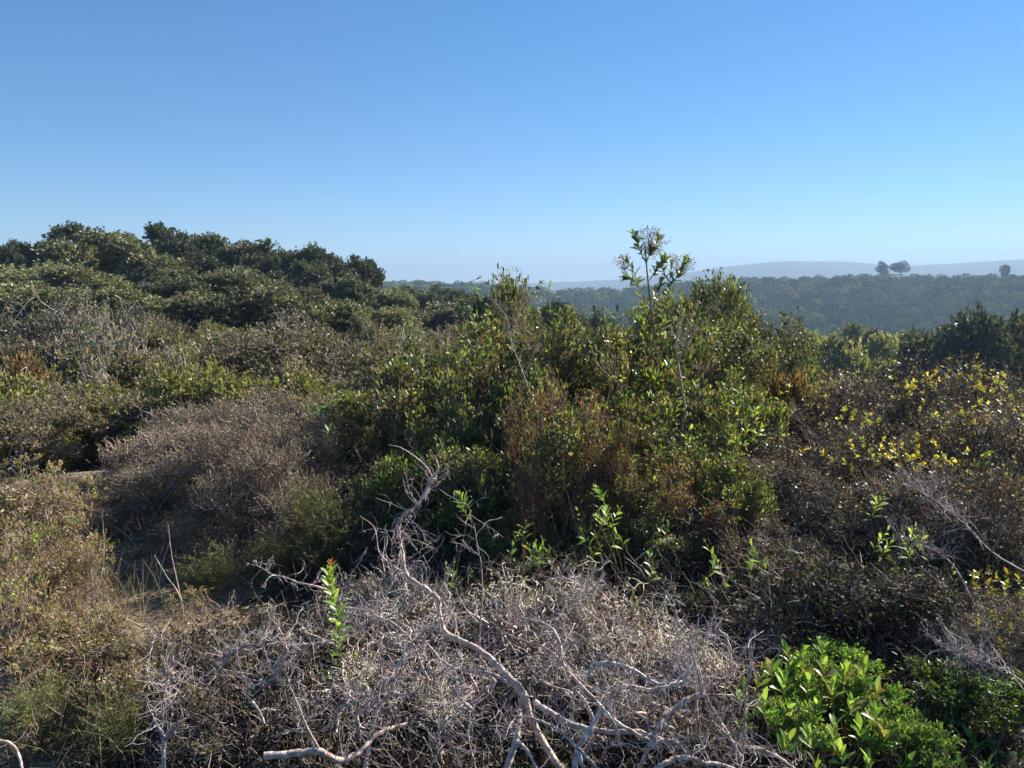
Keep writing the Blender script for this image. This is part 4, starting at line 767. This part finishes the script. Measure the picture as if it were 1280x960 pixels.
D = [  # dead branches traced at their places
 ('long pale dead branch snaking up from the bottom centre to a forked tip', [
  ([(716, 985, 2.28), (698, 957, 2.32), (667, 907, 2.4), (655, 867, 2.45), (633, 843, 2.5), (600, 813, 2.55), (560, 793, 2.6), (550, 773, 2.62), (547, 748, 2.64), (533, 737, 2.65), (508, 718, 2.68), (503, 690, 2.7), (498, 668, 2.7), (503, 645, 2.7), (524, 629, 2.7), (540, 597, 2.7)], .0115, .0045),
  ([(540, 597, 2.7), (534, 585, 2.7), (520, 572, 2.72), (501, 560, 2.75), (485, 556, 2.75)], .0038, .0012), ([(540, 597, 2.7), (548, 585, 2.68), (545, 572, 2.7), (552, 560, 2.7), (549, 548, 2.7)], .003, .001),
  ([(541, 592, 2.7), (556, 590, 2.66), (563, 600, 2.66)], .002, .001), ([(503, 645, 2.7), (494, 650, 2.68), (490, 662, 2.68), (496, 672, 2.7)], .003, .0015), ([(503, 672, 2.7), (525, 677, 2.66), (545, 686, 2.62), (556, 672, 2.6)], .0024, .001),
  ([(505, 716, 2.68), (488, 705, 2.72), (474, 690, 2.76), (468, 660, 2.8), (450, 645, 2.82)], .003, .001), ([(655, 867, 2.45), (630, 850, 2.5), (605, 840, 2.52), (575, 838, 2.56), (552, 825, 2.6), (532, 802, 2.62)], .0065, .002)], 70),
 ('upright grey twig standing left of centre in front of the dark leaves', [([(600, 830, 2.6), (599, 806, 2.6), (601, 768, 2.6), (603, 739, 2.6), (601, 704, 2.62), (597, 685, 2.62), (592, 655, 2.64), (584, 631, 2.65)], .004, .001), ([(602, 704, 2.6), (610, 702, 2.58), (618, 704, 2.57)], .0024, .0014), ([(600, 780, 2.6), (585, 765, 2.6), (573, 745, 2.6), (570, 735, 2.6)], .0028, .001)], 10),
 ('forked pale branch rising at the bottom left of centre', [([(455, 975, 2.2), (460, 940, 2.25), (470, 893, 2.3), (490, 860, 2.35), (498, 835, 2.37), (506, 815, 2.4), (515, 806, 2.4)], .0075, .0028), ([(470, 893, 2.3), (474, 865, 2.3), (477, 840, 2.32), (474, 815, 2.35)], .0035, .0015), ([(488, 865, 2.34), (505, 868, 2.3), (522, 862, 2.28), (520, 842, 2.28)], .0038, .0015), ([(506, 815, 2.4), (495, 800, 2.4), (485, 790, 2.42)], .002, .001)], 30),
 ('reddish curved limb at the bottom edge left of centre', [([(330, 945, 2.1), (380, 941, 2.12), (401, 939, 2.12), (424, 951, 2.15), (451, 939, 2.2), (466, 922, 2.25), (490, 910, 2.3), (510, 905, 2.32)], .0105, .0055), ([(401, 939, 2.12), (385, 912, 2.14), (372, 880, 2.16), (362, 858, 2.18)], .004, .0015)], 20),
 ('bleached white stump of a limb leaning at the bottom centre', [([(622, 985, 2.25), (635, 955, 2.3), (645, 925, 2.35), (650, 895, 2.4), (652, 872, 2.45)], .016, .008), ([(645, 925, 2.35), (660, 940, 2.3), (672, 965, 2.25)], .007, .005)], 8),
 ('thick bleached branch with a sharp bend right of centre', [([(718, 965, 2.15), (722, 935, 2.2), (742, 906, 2.25), (755, 882, 2.3), (770, 862, 2.32), (785, 858, 2.32), (810, 862, 2.3), (835, 858, 2.3), (855, 850, 2.32), (862, 832, 2.35)], .011, .005), ([(762, 872, 2.3), (765, 895, 2.3), (785, 912, 2.28), (822, 927, 2.25), (845, 915, 2.25)], .009, .004), ([(722, 935, 2.2), (728, 958, 2.15), (735, 980, 2.1)], .008, .005)], 35),
 ('smooth pale limb curling over at the right end of the dead brush', [([(815, 935, 2.2), (822, 912, 2.22), (830, 895, 2.25), (847, 883, 2.28), (865, 872, 2.3), (880, 869, 2.3), (886, 880, 2.3), (905, 910, 2.28), (920, 931, 2.26), (955, 938, 2.2), (985, 955, 2.15), (1005, 975, 2.1)], .0135, .0045), ([(880, 869, 2.3), (876, 845, 2.32), (870, 825, 2.35), (861, 806, 2.38), (850, 795, 2.4), (830, 772, 2.5)], .005, .0018)], 50),
 ('arching grey twigs above the curled limb', [([(872, 900, 2.35), (868, 850, 2.4), (862, 815, 2.42), (866, 803, 2.42), (885, 797, 2.4), (909, 793, 2.4)], .0045, .0014), ([(866, 803, 2.42), (850, 800, 2.45), (838, 806, 2.45)], .0025, .001)], 30),
 ('tall bent bare twig in front of the bright green bush', [([(926, 960, 2.15), (930, 922, 2.18), (931, 885, 2.2), (933, 855, 2.22), (940, 827, 2.25), (934, 808, 2.27)], .004, .0014), ([(938, 838, 2.24), (925, 840, 2.24), (915, 835, 2.26), (912, 815, 2.28), (908, 795, 2.3)], .0026, .001), ([(926, 945, 2.15), (910, 920, 2.15), (890, 900, 2.18)], .003, .0012)], 12),
 ('wavy brown branch crossing the middle of the dead brush', [([(742, 900, 2.35), (730, 875, 2.4), (713, 856, 2.45), (701, 827, 2.5), (697, 797, 2.55), (680, 782, 2.6), (660, 776, 2.65), (640, 782, 2.68)], .0065, .0025), ([(697, 797, 2.55), (712, 803, 2.52), (726, 800, 2.5), (728, 790, 2.5)], .003, .0012)], 40),
 ('long thin branch running down to the right of the wavy one', [([(620, 785, 2.7), (650, 800, 2.62), (685, 812, 2.55), (715, 840, 2.48), (745, 865, 2.42), (775, 880, 2.38), (810, 900, 2.32)], .0028, .0045)], 30),
 ('horizontal dark limb under the dead twigs at centre right', [([(735, 860, 2.6), (775, 872, 2.55), (815, 880, 2.5), (850, 895, 2.45), (870, 910, 2.4)], .008, .006)], 10),
 ('fine branching grey twigs at the left of the dead brush', [([(190, 960, 2.4), (205, 925, 2.45), (215, 890, 2.5), (207, 860, 2.52), (212, 835, 2.55)], .0055, .0018), ([(205, 925, 2.45), (228, 905, 2.45), (225, 880, 2.45)], .0035, .0015)], 40),
 ('bent twig above the left part of the dead brush', [([(330, 860, 2.7), (320, 845, 2.72), (275, 835, 2.75), (277, 815, 2.76), (290, 808, 2.78), (320, 800, 2.8)], .003, .0015)], 12),
 ('straight bare stalk leaning beside the path', [([(229, 765, 3.6), (222, 740, 3.6), (208, 720, 3.6), (193, 694, 3.62)], .003, .0015)], 0),
 ('upright pale stalk beside the path', [([(229, 762, 3.55), (220, 720, 3.58), (214, 690, 3.6), (210, 655, 3.6)], .0026, .0012)], 0),
 ('thin grey vertical stalk at the left of the path', [([(117, 810, 3.3), (117, 760, 3.35), (115, 720, 3.4), (110, 690, 3.4)], .0032, .0014), ([(117, 770, 3.35), (125, 730, 3.35), (130, 690, 3.4), (128, 640, 3.42)], .0022, .001)], 0),
 ('pale stick lying across the weeds at the left edge', [([(-15, 800, 2.9), (10, 790, 2.95), (40, 775, 3.0), (62, 762, 3.05)], .004, .002)], 0),
 ('curved pale root at the bottom left corner', [([(-10, 926, 2.2), (10, 928, 2.2), (22, 940, 2.2), (28, 962, 2.15)], .005, .004)], 0),
 ('pale stick in the shade right of the green leaf cluster', [([(795, 700, 3.8), (810, 688, 3.8), (828, 678, 3.8), (845, 673, 3.8)], .005, .003)], 0),
 ('slim pale stem leaning through the middle of the thicket', [([(690, 560, 4.9), (670, 510, 4.95), (655, 470, 5.0), (640, 430, 5.1), (632, 395, 5.2), (612, 372, 5.3)], .0045, .0012), ([(655, 470, 5.0), (668, 440, 5.0), (680, 410, 5.0)], .002, .001)], 24),
 ('grey bare stems forking at the foot of the tall sapling', [([(858, 520, 5.3), (850, 470, 5.4), (845, 430, 5.4), (852, 410, 5.4), (862, 405, 5.4)], .009, .003), ([(848, 450, 5.4), (860, 430, 5.35), (864, 412, 5.3), (858, 398, 5.3)], .006, .002)], 14),
 ('bare grey twigs arching over the low tangle at right', [([(1290, 720, 3.2), (1240, 690, 3.3), (1200, 650, 3.4), (1160, 620, 3.5), (1130, 605, 3.6)], .004, .0015), ([(1240, 690, 3.3), (1255, 660, 3.3), (1262, 640, 3.3)], .0025, .001)], 60),
 ('long bare twig sloping in the low tangle at right', [([(1220, 760, 3.2), (1190, 705, 3.3), (1150, 680, 3.4), (1120, 672, 3.5)], .0035, .0015)], 50),
 ('fan of thin grey twigs in the lower right corner', [([(1300, 870, 2.5), (1260, 840, 2.6), (1220, 825, 2.7), (1190, 815, 2.8)], .003, .0015), ([(1300, 890, 2.5), (1270, 850, 2.6), (1245, 815, 2.7)], .0025, .001)], 70),
 ('dark arching stem in the hollow of the brown thicket', [([(930, 740, 4.1), (965, 690, 4.2), (1000, 655, 4.3), (1040, 640, 4.3)], .006, .003), ([(930, 720, 4.2), (955, 670, 4.3), (970, 630, 4.4)], .005, .0025)], 24),
 ('arching smooth pale limb that joins the bend of the bleached branch', [([(735, 845, 2.22), (742, 832, 2.22), (760, 829, 2.2), (778, 831, 2.2), (800, 842, 2.18), (820, 854, 2.18), (842, 854, 2.18), (856, 842, 2.2), (862, 828, 2.2)], .0075, .004)], 14),
 ('thin wavy pale branch left of the sharply bent one', [([(652, 772, 2.5), (672, 777, 2.46), (690, 786, 2.42), (700, 805, 2.38), (703, 828, 2.34), (720, 850, 2.3), (745, 876, 2.26), (765, 900, 2.22), (775, 930, 2.18)], .0035, .0055), ([(700, 805, 2.38), (722, 800, 2.36), (733, 792, 2.36)], .0025, .001)], 22),
 ('thick shaded limb lying low behind the bleached branches', [([(668, 878, 2.4), (690, 892, 2.36), (715, 905, 2.32), (755, 914, 2.3), (800, 916, 2.28), (840, 930, 2.24)], .012, .008)], 12),
 ('small forked pale branch at the bottom edge right of centre', [([(800, 960, 2.1), (806, 944, 2.1), (818, 930, 2.12), (836, 925, 2.12), (852, 934, 2.1), (862, 950, 2.08)], .006, .003), ([(818, 930, 2.12), (822, 912, 2.14), (834, 898, 2.16)], .004, .0015)], 16),
 ('pale limb along the bottom edge below the curled limb', [([(815, 966, 2.05), (830, 955, 2.06), (852, 946, 2.08), (878, 952, 2.08), (905, 957, 2.08), (935, 968, 2.06)], .0075, .004)], 16),
 ('upright white twig above the curled limb', [([(878, 868, 2.22), (873, 845, 2.22), (867, 822, 2.24), (861, 800, 2.26), (848, 778, 2.3), (842, 752, 2.34), (832, 740, 2.36)], .0042, .0014), ([(861, 800, 2.26), (875, 790, 2.26), (892, 796, 2.26), (905, 788, 2.26)], .003, .001)], 22),
 ('dark reddish branch running into the bottom right of the pile', [([(760, 985, 2.05), (745, 960, 2.1), (722, 935, 2.16), (700, 915, 2.2), (672, 900, 2.26), (640, 895, 2.32)], .006, .0035)], 14),
 ('leaning pale stick left of the forked pale branch', [([(392, 935, 2.2), (386, 915, 2.22), (375, 893, 2.24), (366, 868, 2.26), (360, 848, 2.28)], .004, .0015)], 6),
 ('curled grey branch at the left centre of the pile', [([(262, 870, 2.5), (275, 842, 2.5), (283, 825, 2.5), (300, 811, 2.52), (325, 803, 2.54), (346, 800, 2.55)], .0035, .0015), ([(283, 825, 2.5), (270, 812, 2.52), (262, 806, 2.52)], .002, .001)], 22),
 ('looping brown branch left of the sapling foot', [([(330, 905, 2.3), (322, 885, 2.32), (308, 868, 2.34), (322, 855, 2.36), (345, 846, 2.4), (352, 828, 2.42)], .005, .0018)], 22),
 ('short stout stump with forked tip at the bottom left', [([(205, 975, 2.15), (204, 945, 2.18), (206, 925, 2.2), (196, 905, 2.24), (190, 890, 2.26)], .007, .003), ([(206, 925, 2.2), (222, 908, 2.22), (228, 888, 2.24)], .005, .002)], 20),
 ('bare grey fork standing at the near end of the path', [([(186, 862, 2.7), (184, 840, 2.7), (188, 815, 2.72), (192, 798, 2.74)], .0035, .0012), ([(184, 840, 2.7), (200, 826, 2.7), (212, 818, 2.72)], .0022, .001), ([(186, 850, 2.7), (176, 832, 2.7), (174, 818, 2.7)], .002, .001)], 10),
 ('hooked grey branch under the bend of the long branch', [([(535, 850, 2.45), (526, 830, 2.46), (518, 808, 2.48), (505, 790, 2.5), (488, 777, 2.52), (470, 770, 2.54)], .0055, .002)], 18),
 ('thin pale shoot rising left of the long branch foot', [([(600, 985, 2.15), (592, 950, 2.2), (585, 915, 2.24), (592, 885, 2.26), (585, 862, 2.28)], .0032, .0012), ([(585, 915, 2.24), (572, 900, 2.24), (565, 880, 2.26)], .0022, .001)], 16),
 ('thin grey sticks crossing at the bottom centre left', [([(520, 985, 2.12), (540, 955, 2.15), (558, 925, 2.2), (566, 900, 2.24)], .0035, .0014), ([(560, 985, 2.12), (545, 950, 2.14), (528, 920, 2.18)], .003, .0012)], 18),
]
for i, (lab, lines, nf) in enumerate(D):
    thick = lines[0][1] > .0125; col = (.62, .55, .48) if 'bleached' in lab else (.54, .43, .36) if 'pale' in lab or 'smooth' in lab else (.44, .35, .30)
    t, P, org = stick('dead_branch', lab, lines, col=col)
    if nf: fuzz(t, P, 900 + i, nf)

# loose crooked twigs thrown over the pile
for i in range(30):
    u = rnd.uniform(200, 930); v = rnd.uniform(735, 930); Y = 3.35 - (v - 700) / 260 * 1.15; a = rnd.uniform(-2.6, -.5); ln = rnd.uniform(60, 150); pts = []
    for k in range(6):
        pts.append((u, v, Y + rnd.uniform(-.02, .02))); a += rnd.gauss(0, .45); u += math.cos(a) * ln / 6; v += math.sin(a) * ln / 6 * .7; Y -= .01
    uu = pts[0][0]; m = next(t_ for lim, t_ in ((330, 'left end of the dead brush'), (440, 'foot of the light green sapling'), (540, 'left side of the long dead branch'), (640, 'bend of the long dead branch'), (740, 'wavy brown branch'), (840, 'sharply bent bleached branch'), (999, 'curled limb at the right')) if uu < lim)
    dep = 'far' if pts[0][1] < 800 else 'near' if pts[0][1] > 870 else 'middle'; lab_ = f'{["thin", "crooked", "pale", "forked", "curved", "short"][i % 6]} loose dead twig by the {m}, {dep} side'
    for adj in ('', 'bent ', 'long ', 'slim ', 'knotty '):
        if adj + lab_ not in SEEN: break
    lab_ = adj + lab_; SEEN.add(lab_)
    t, P, org = stick('dead_twig', lab_, [(pts, rnd.uniform(.0035, .0065), .0014)], col=(.52, .43, .38), group='loose twigs on the dead brush')
    fuzz(t, P, 500 + i, 16, .11, .0014, .2, (.50, .42, .38))

for u, Y, vt, wp, lab in [(8, 3.4, 640, 90, 'tall straw coloured stalks at the left edge'), (45, 3.6, 655, 80, 'straw stalks second from the left edge'), (85, 3.7, 650, 80, 'thin straw stalks left of the grey vertical stalk'), (25, 3.0, 715, 90, 'reddish straw stalks low at the left edge'),
        (70, 3.1, 730, 80, 'straw stalks leaning toward the path'), (105, 3.4, 690, 70, 'sparse stalks on the path bank'), (60, 4.6, 585, 110, 'brown stalks at the near side of the sandy clearing'), (15, 4.9, 575, 110, 'brown stalks at the left end of the sandy clearing'), (240, 3.4, 740, 60, 'few pale stalks right of the path'), (15, 2.7, 800, 90, 'short straw stalks in the lower left')]:
    putp('stalks', u, Y, vt, wp * 1.2, lab, cat='weeds', name='weed')

# the pile of dead brush itself
BR = [(205, 2.9, 815, 160, 'leafy grey dead brush at the left end of the pile'), (300, 3.0, 770, 180, 'low heap of dead twigs below the path'), (400, 3.1, 765, 180, 'grey dead twigs around the sapling'), (480, 3.2, 740, 170, 'dead twigs behind the long branch, left side'),
      (560, 3.3, 735, 170, 'dead twigs with curled leaves behind the long branch'), (640, 3.3, 715, 180, 'tallest heap of grey dead twigs at the centre'), (720, 3.3, 705, 180, 'dead twigs with curled leaves right of the centre'), (790, 3.1, 735, 180, 'tan dead twigs near the right end of the pile'),
      (860, 2.9, 770, 150, 'dead twigs at the right end of the pile'), (250, 2.5, 860, 190, 'dead twigs low at the bottom left'), (350, 2.6, 840, 190, 'dead twigs left of the forked pale branch'), (440, 2.7, 815, 170, 'dead twigs behind the forked pale branch'), (530, 2.8, 800, 180, 'dead twigs under the bend of the long branch'),
      (690, 2.8, 775, 180, 'dead twigs right of the long branch'), (770, 2.85, 780, 190, 'dead twigs above the sharply bent branch'), (845, 2.85, 790, 160, 'dead twigs above the curled limb'), (800, 2.45, 890, 190, 'dead twigs low between the bent branches'),
      (880, 2.35, 890, 150, 'dead twigs left of the bright green bush'), (440, 3.6, 705, 110, 'curled dead leaves beside the feathery bush'), (500, 3.5, 680, 120, 'curled dead leaves below the dark leafed bush'), (940, 3.2, 780, 120, 'thin dead twigs beyond the bright green bush')]
for u, Y, vt, wp, lab in BR: putp('shade_toned_brush' if u < 430 or Y < 2.6 else 'dead_brush', u, Y, vt + (30 if Y < 2.85 else 0), wp * 1.15, lab, cat='brush', name='dead_brush', )

def undergrowth():  # leaf colours taken near-black to paint in shade under brush and in the hollow
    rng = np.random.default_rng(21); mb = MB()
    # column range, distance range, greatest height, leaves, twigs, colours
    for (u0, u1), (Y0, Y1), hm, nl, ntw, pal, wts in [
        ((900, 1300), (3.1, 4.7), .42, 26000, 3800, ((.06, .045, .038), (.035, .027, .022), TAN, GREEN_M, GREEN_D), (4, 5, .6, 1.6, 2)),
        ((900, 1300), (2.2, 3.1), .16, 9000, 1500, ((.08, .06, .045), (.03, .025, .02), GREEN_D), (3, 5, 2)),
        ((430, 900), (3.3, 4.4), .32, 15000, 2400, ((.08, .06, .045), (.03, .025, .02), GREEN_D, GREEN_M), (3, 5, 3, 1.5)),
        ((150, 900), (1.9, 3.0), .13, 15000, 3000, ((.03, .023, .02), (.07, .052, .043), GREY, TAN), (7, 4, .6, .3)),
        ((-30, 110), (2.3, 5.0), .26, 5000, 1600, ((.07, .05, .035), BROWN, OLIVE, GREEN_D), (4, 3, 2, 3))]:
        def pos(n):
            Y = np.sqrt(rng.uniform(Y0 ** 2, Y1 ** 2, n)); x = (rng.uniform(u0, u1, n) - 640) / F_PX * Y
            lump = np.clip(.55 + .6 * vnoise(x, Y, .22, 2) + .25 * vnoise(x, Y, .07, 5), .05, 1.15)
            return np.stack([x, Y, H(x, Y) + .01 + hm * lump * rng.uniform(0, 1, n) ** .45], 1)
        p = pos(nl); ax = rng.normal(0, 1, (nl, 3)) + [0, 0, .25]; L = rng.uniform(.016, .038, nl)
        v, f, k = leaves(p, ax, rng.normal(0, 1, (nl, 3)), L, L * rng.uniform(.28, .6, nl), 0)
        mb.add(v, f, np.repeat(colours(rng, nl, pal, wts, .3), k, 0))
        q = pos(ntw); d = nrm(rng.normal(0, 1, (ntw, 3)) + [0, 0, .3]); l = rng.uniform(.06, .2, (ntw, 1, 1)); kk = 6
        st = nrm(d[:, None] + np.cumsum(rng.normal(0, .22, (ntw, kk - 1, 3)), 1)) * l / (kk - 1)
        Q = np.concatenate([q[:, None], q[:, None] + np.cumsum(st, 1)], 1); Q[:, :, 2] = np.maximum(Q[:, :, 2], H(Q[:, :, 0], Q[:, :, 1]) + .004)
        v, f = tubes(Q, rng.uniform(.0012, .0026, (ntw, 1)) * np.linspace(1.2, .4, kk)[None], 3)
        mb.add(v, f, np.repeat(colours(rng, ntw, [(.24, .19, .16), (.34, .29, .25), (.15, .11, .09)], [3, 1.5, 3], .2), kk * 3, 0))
    o = mb.build('undergrowth', M_DRY, kind='stuff'); o['label'] = 'low undergrowth of twigs and small leaves between the shrubs, shade painted into its colours'; o['category'] = 'undergrowth'
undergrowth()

for i, (u, Y, vt, wp, lab) in enumerate([(60, 16, 352, 150, 'bare pinkish grey tangle high on the slope at left'), (95, 14, 372, 140, 'bare grey tangle under the pinkish one'), (150, 12, 395, 150, 'grey bare branched shrub with arching limbs left of the slope centre'), (110, 10.5, 430, 120, 'grey arching bare limbs right of the red bush'),
        (215, 12, 420, 130, 'bare twigs above the grey sage'), (300, 13, 405, 120, 'bare grey twigs left of the short snag'), (375, 12, 415, 130, 'dark bare branches right of the short snag'), (430, 10, 440, 120, 'bare brown twigs left of the thicket'), (30, 9.5, 455, 110, 'bare limbs poking out by the red bush'),
        (250, 9.5, 470, 120, 'bare twigs in the hollow behind the grey sage'), (500, 12, 400, 120, 'bare twigs on the right part of the left slope'), (180, 18, 365, 110, 'bare grey twigs beneath the leaning snag'), (350, 20, 378, 110, 'bare grey twigs below the low olive oak')]):
    putp('bare_tangle', u, Y, vt + 8, wp, lab)
for u, Y, vt, wp, lab in [(335, 4.5, 552, 180, 'brown grey bush overhanging the right side of the path'), (355, 4.6, 600, 160, 'brown grey bush behind the feathery ones'), (290, 4.9, 535, 150, 'grey bush leaning over the path from the right'), (110, 4.9, 620, 120, 'small grey bush on the far left side of the path'), (330, 7.2, 478, 190, 'pale dry bush behind the fine twigged grey one'), (250, 7.4, 500, 170, 'pale dry bush at the back of the sandy clearing')]:
    putp('grey_sage', u, Y, vt, wp * 1.15, lab)
for u, Y, vt, wp, lab in [(560, 4.9, 540, 130, 'dark bush left in the shade of the thicket'), (650, 5.3, 470, 160, 'leafy bush in the front of the thicket'), (750, 5.2, 500, 150, 'leafy bush under the pale shoots'), (1020, 2.75, 850, 130, 'green leaves low inside the bright bush'), (1090, 2.6, 880, 130, 'green leaves between the bright and the dark bush'), (1180, 2.7, 870, 170, 'dark leaves behind the lower right corner'), (1250, 2.6, 890, 170, 'dark leaves at the lower right corner'), (1130, 2.4, 920, 150, 'mid green leaves along the bottom edge at right'), (1050, 2.9, 838, 130, 'bright leaves at the back of the bright bush'), (1000, 2.7, 832, 120, 'bright leaves at the left shoulder of the bright bush'), (990, 2.5, 900, 130, 'green leaves along the left side of the bright bush')]:
    putp('bright_green' if 950 < u < 1140 and Y < 3 else 'dark_green', u, Y, vt, wp, lab)

# ------------------------------------------------------------ litter and grass on the ground
def litter():
    rng = np.random.default_rng(11); n = 26000; az = np.radians(rng.uniform(-42, 42, n)); r = np.sqrt(rng.uniform(1.2 ** 2, 7.5 ** 2, n)); x = r * np.sin(az); y = r * np.cos(az)
    p = np.stack([x, y, H(x, y) + .02 + rng.uniform(0, .012, n)], 1); ax = rng.normal(0, 1, (n, 3)) * [1, 1, .25]; nor = rng.normal(0, .35, (n, 3)) + [0, 0, 1]; L = rng.uniform(.012, .04, n)
    v, f, k = leaves(p, ax, nor, L, L * rng.uniform(.25, .6, n), 1); mb = MB(); mb.add(v, f, np.repeat(colours(rng, n, [BROWN, TAN, GREY, (.08, .055, .04), PALE], [4, 3, 3, 3, .6], .25), k, 0))
    m = 7000; az = np.radians(rng.uniform(-42, 42, m)); r = np.sqrt(rng.uniform(1.2 ** 2, 6.5 ** 2, m)); x = r * np.sin(az); y = r * np.cos(az); a = rng.uniform(0, 6.28, m); l = rng.uniform(.04, .16, m)
    t = np.linspace(-.5, .5, 4)[None, :, None]; P = np.stack([x, y, H(x, y) + .026], 1)[:, None] + t * (np.stack([np.cos(a), np.sin(a), rng.normal(0, .12, m)], 1) * l[:, None])[:, None]; P = P + rng.normal(0, .004, P.shape)
    v, f = tubes(P, np.tile([.0014, .0018, .0016, .001], (m, 1)), 3); mb.add(v, f, np.repeat(colours(rng, m, [GREY, TAN, BROWN], [2, 1, 2], .2), 12, 0))
    o = mb.build('leaf_litter', M_DRY, kind='stuff'); o['label'] = 'dry leaves and broken twigs littering the soil and path'; o['category'] = 'litter'
litter()
def grass():
    rng = np.random.default_rng(12); n = 1000; c = rng.integers(0, 40, n)
    cu = np.concatenate([rng.uniform(0, 160, 25), rng.uniform(160, 330, 15)]); cY = np.concatenate([rng.uniform(2.3, 4.6, 25), rng.uniform(2.4, 3.0, 15)])
    x = (cu[c] - 640) / F_PX * cY[c] + rng.normal(0, .1, n); y = cY[c] + rng.normal(0, .1, n); z = H(x, y); h = rng.uniform(.08, .34, n); a = rng.uniform(0, 6.28, n)
    t = np.linspace(0, 1, 4)[None, :, None]; ln = h * rng.uniform(.1, .7, n)
    P = np.stack([x, y, z], 1)[:, None] + t * np.stack([0 * x, 0 * x, h], 1)[:, None] + t ** 2 * (np.stack([np.cos(a), np.sin(a), -.35 * np.ones(n)], 1) * ln[:, None])[:, None]
    v, f = tubes(P, np.tile([.0012, .0012, .0009, .0004], (n, 1)), 3); mb = MB(); mb.add(v, f, np.repeat(colours(rng, n, [OLIVE_L, TAN, YGREEN, PALE], [3, 4, 2, 1], .2), 12, 0))
    o = mb.build('grass', M_DRY, kind='stuff'); o['label'] = 'wispy dry grass around the path and the left edge'; o['category'] = 'grass'
grass()

# ------------------------------------------------------------ haze
def haze():
    mb = MB(); x, y0, y1, z0, z1 = 3700, -3700, 3700, -46, 78
    V = [(a, b, c) for c in (z0, z1) for b in (y0, y1) for a in (-x, x)]
    mb.add(V, [(0, 2, 3, 1), (4, 5, 7, 6), (0, 1, 5, 4), (2, 6, 7, 3), (0, 4, 6, 2), (1, 3, 7, 5)], (1, 1, 1))
    m, t, out = new_mat('haze_air'); v = t.nodes.new('ShaderNodeVolumePrincipled'); v.inputs['Density'].default_value = HAZE
    v.inputs['Color'].default_value = (.40, .575, .80, 1); v.inputs['Anisotropy'].default_value = .12
    t.links.new(v.outputs[0], out.inputs['Volume']); o = mb.build('haze', m, kind='stuff'); o['label'] = 'pale blue haze over the valley and mountains'; o['category'] = 'haze'
HAZE = .00060
haze()
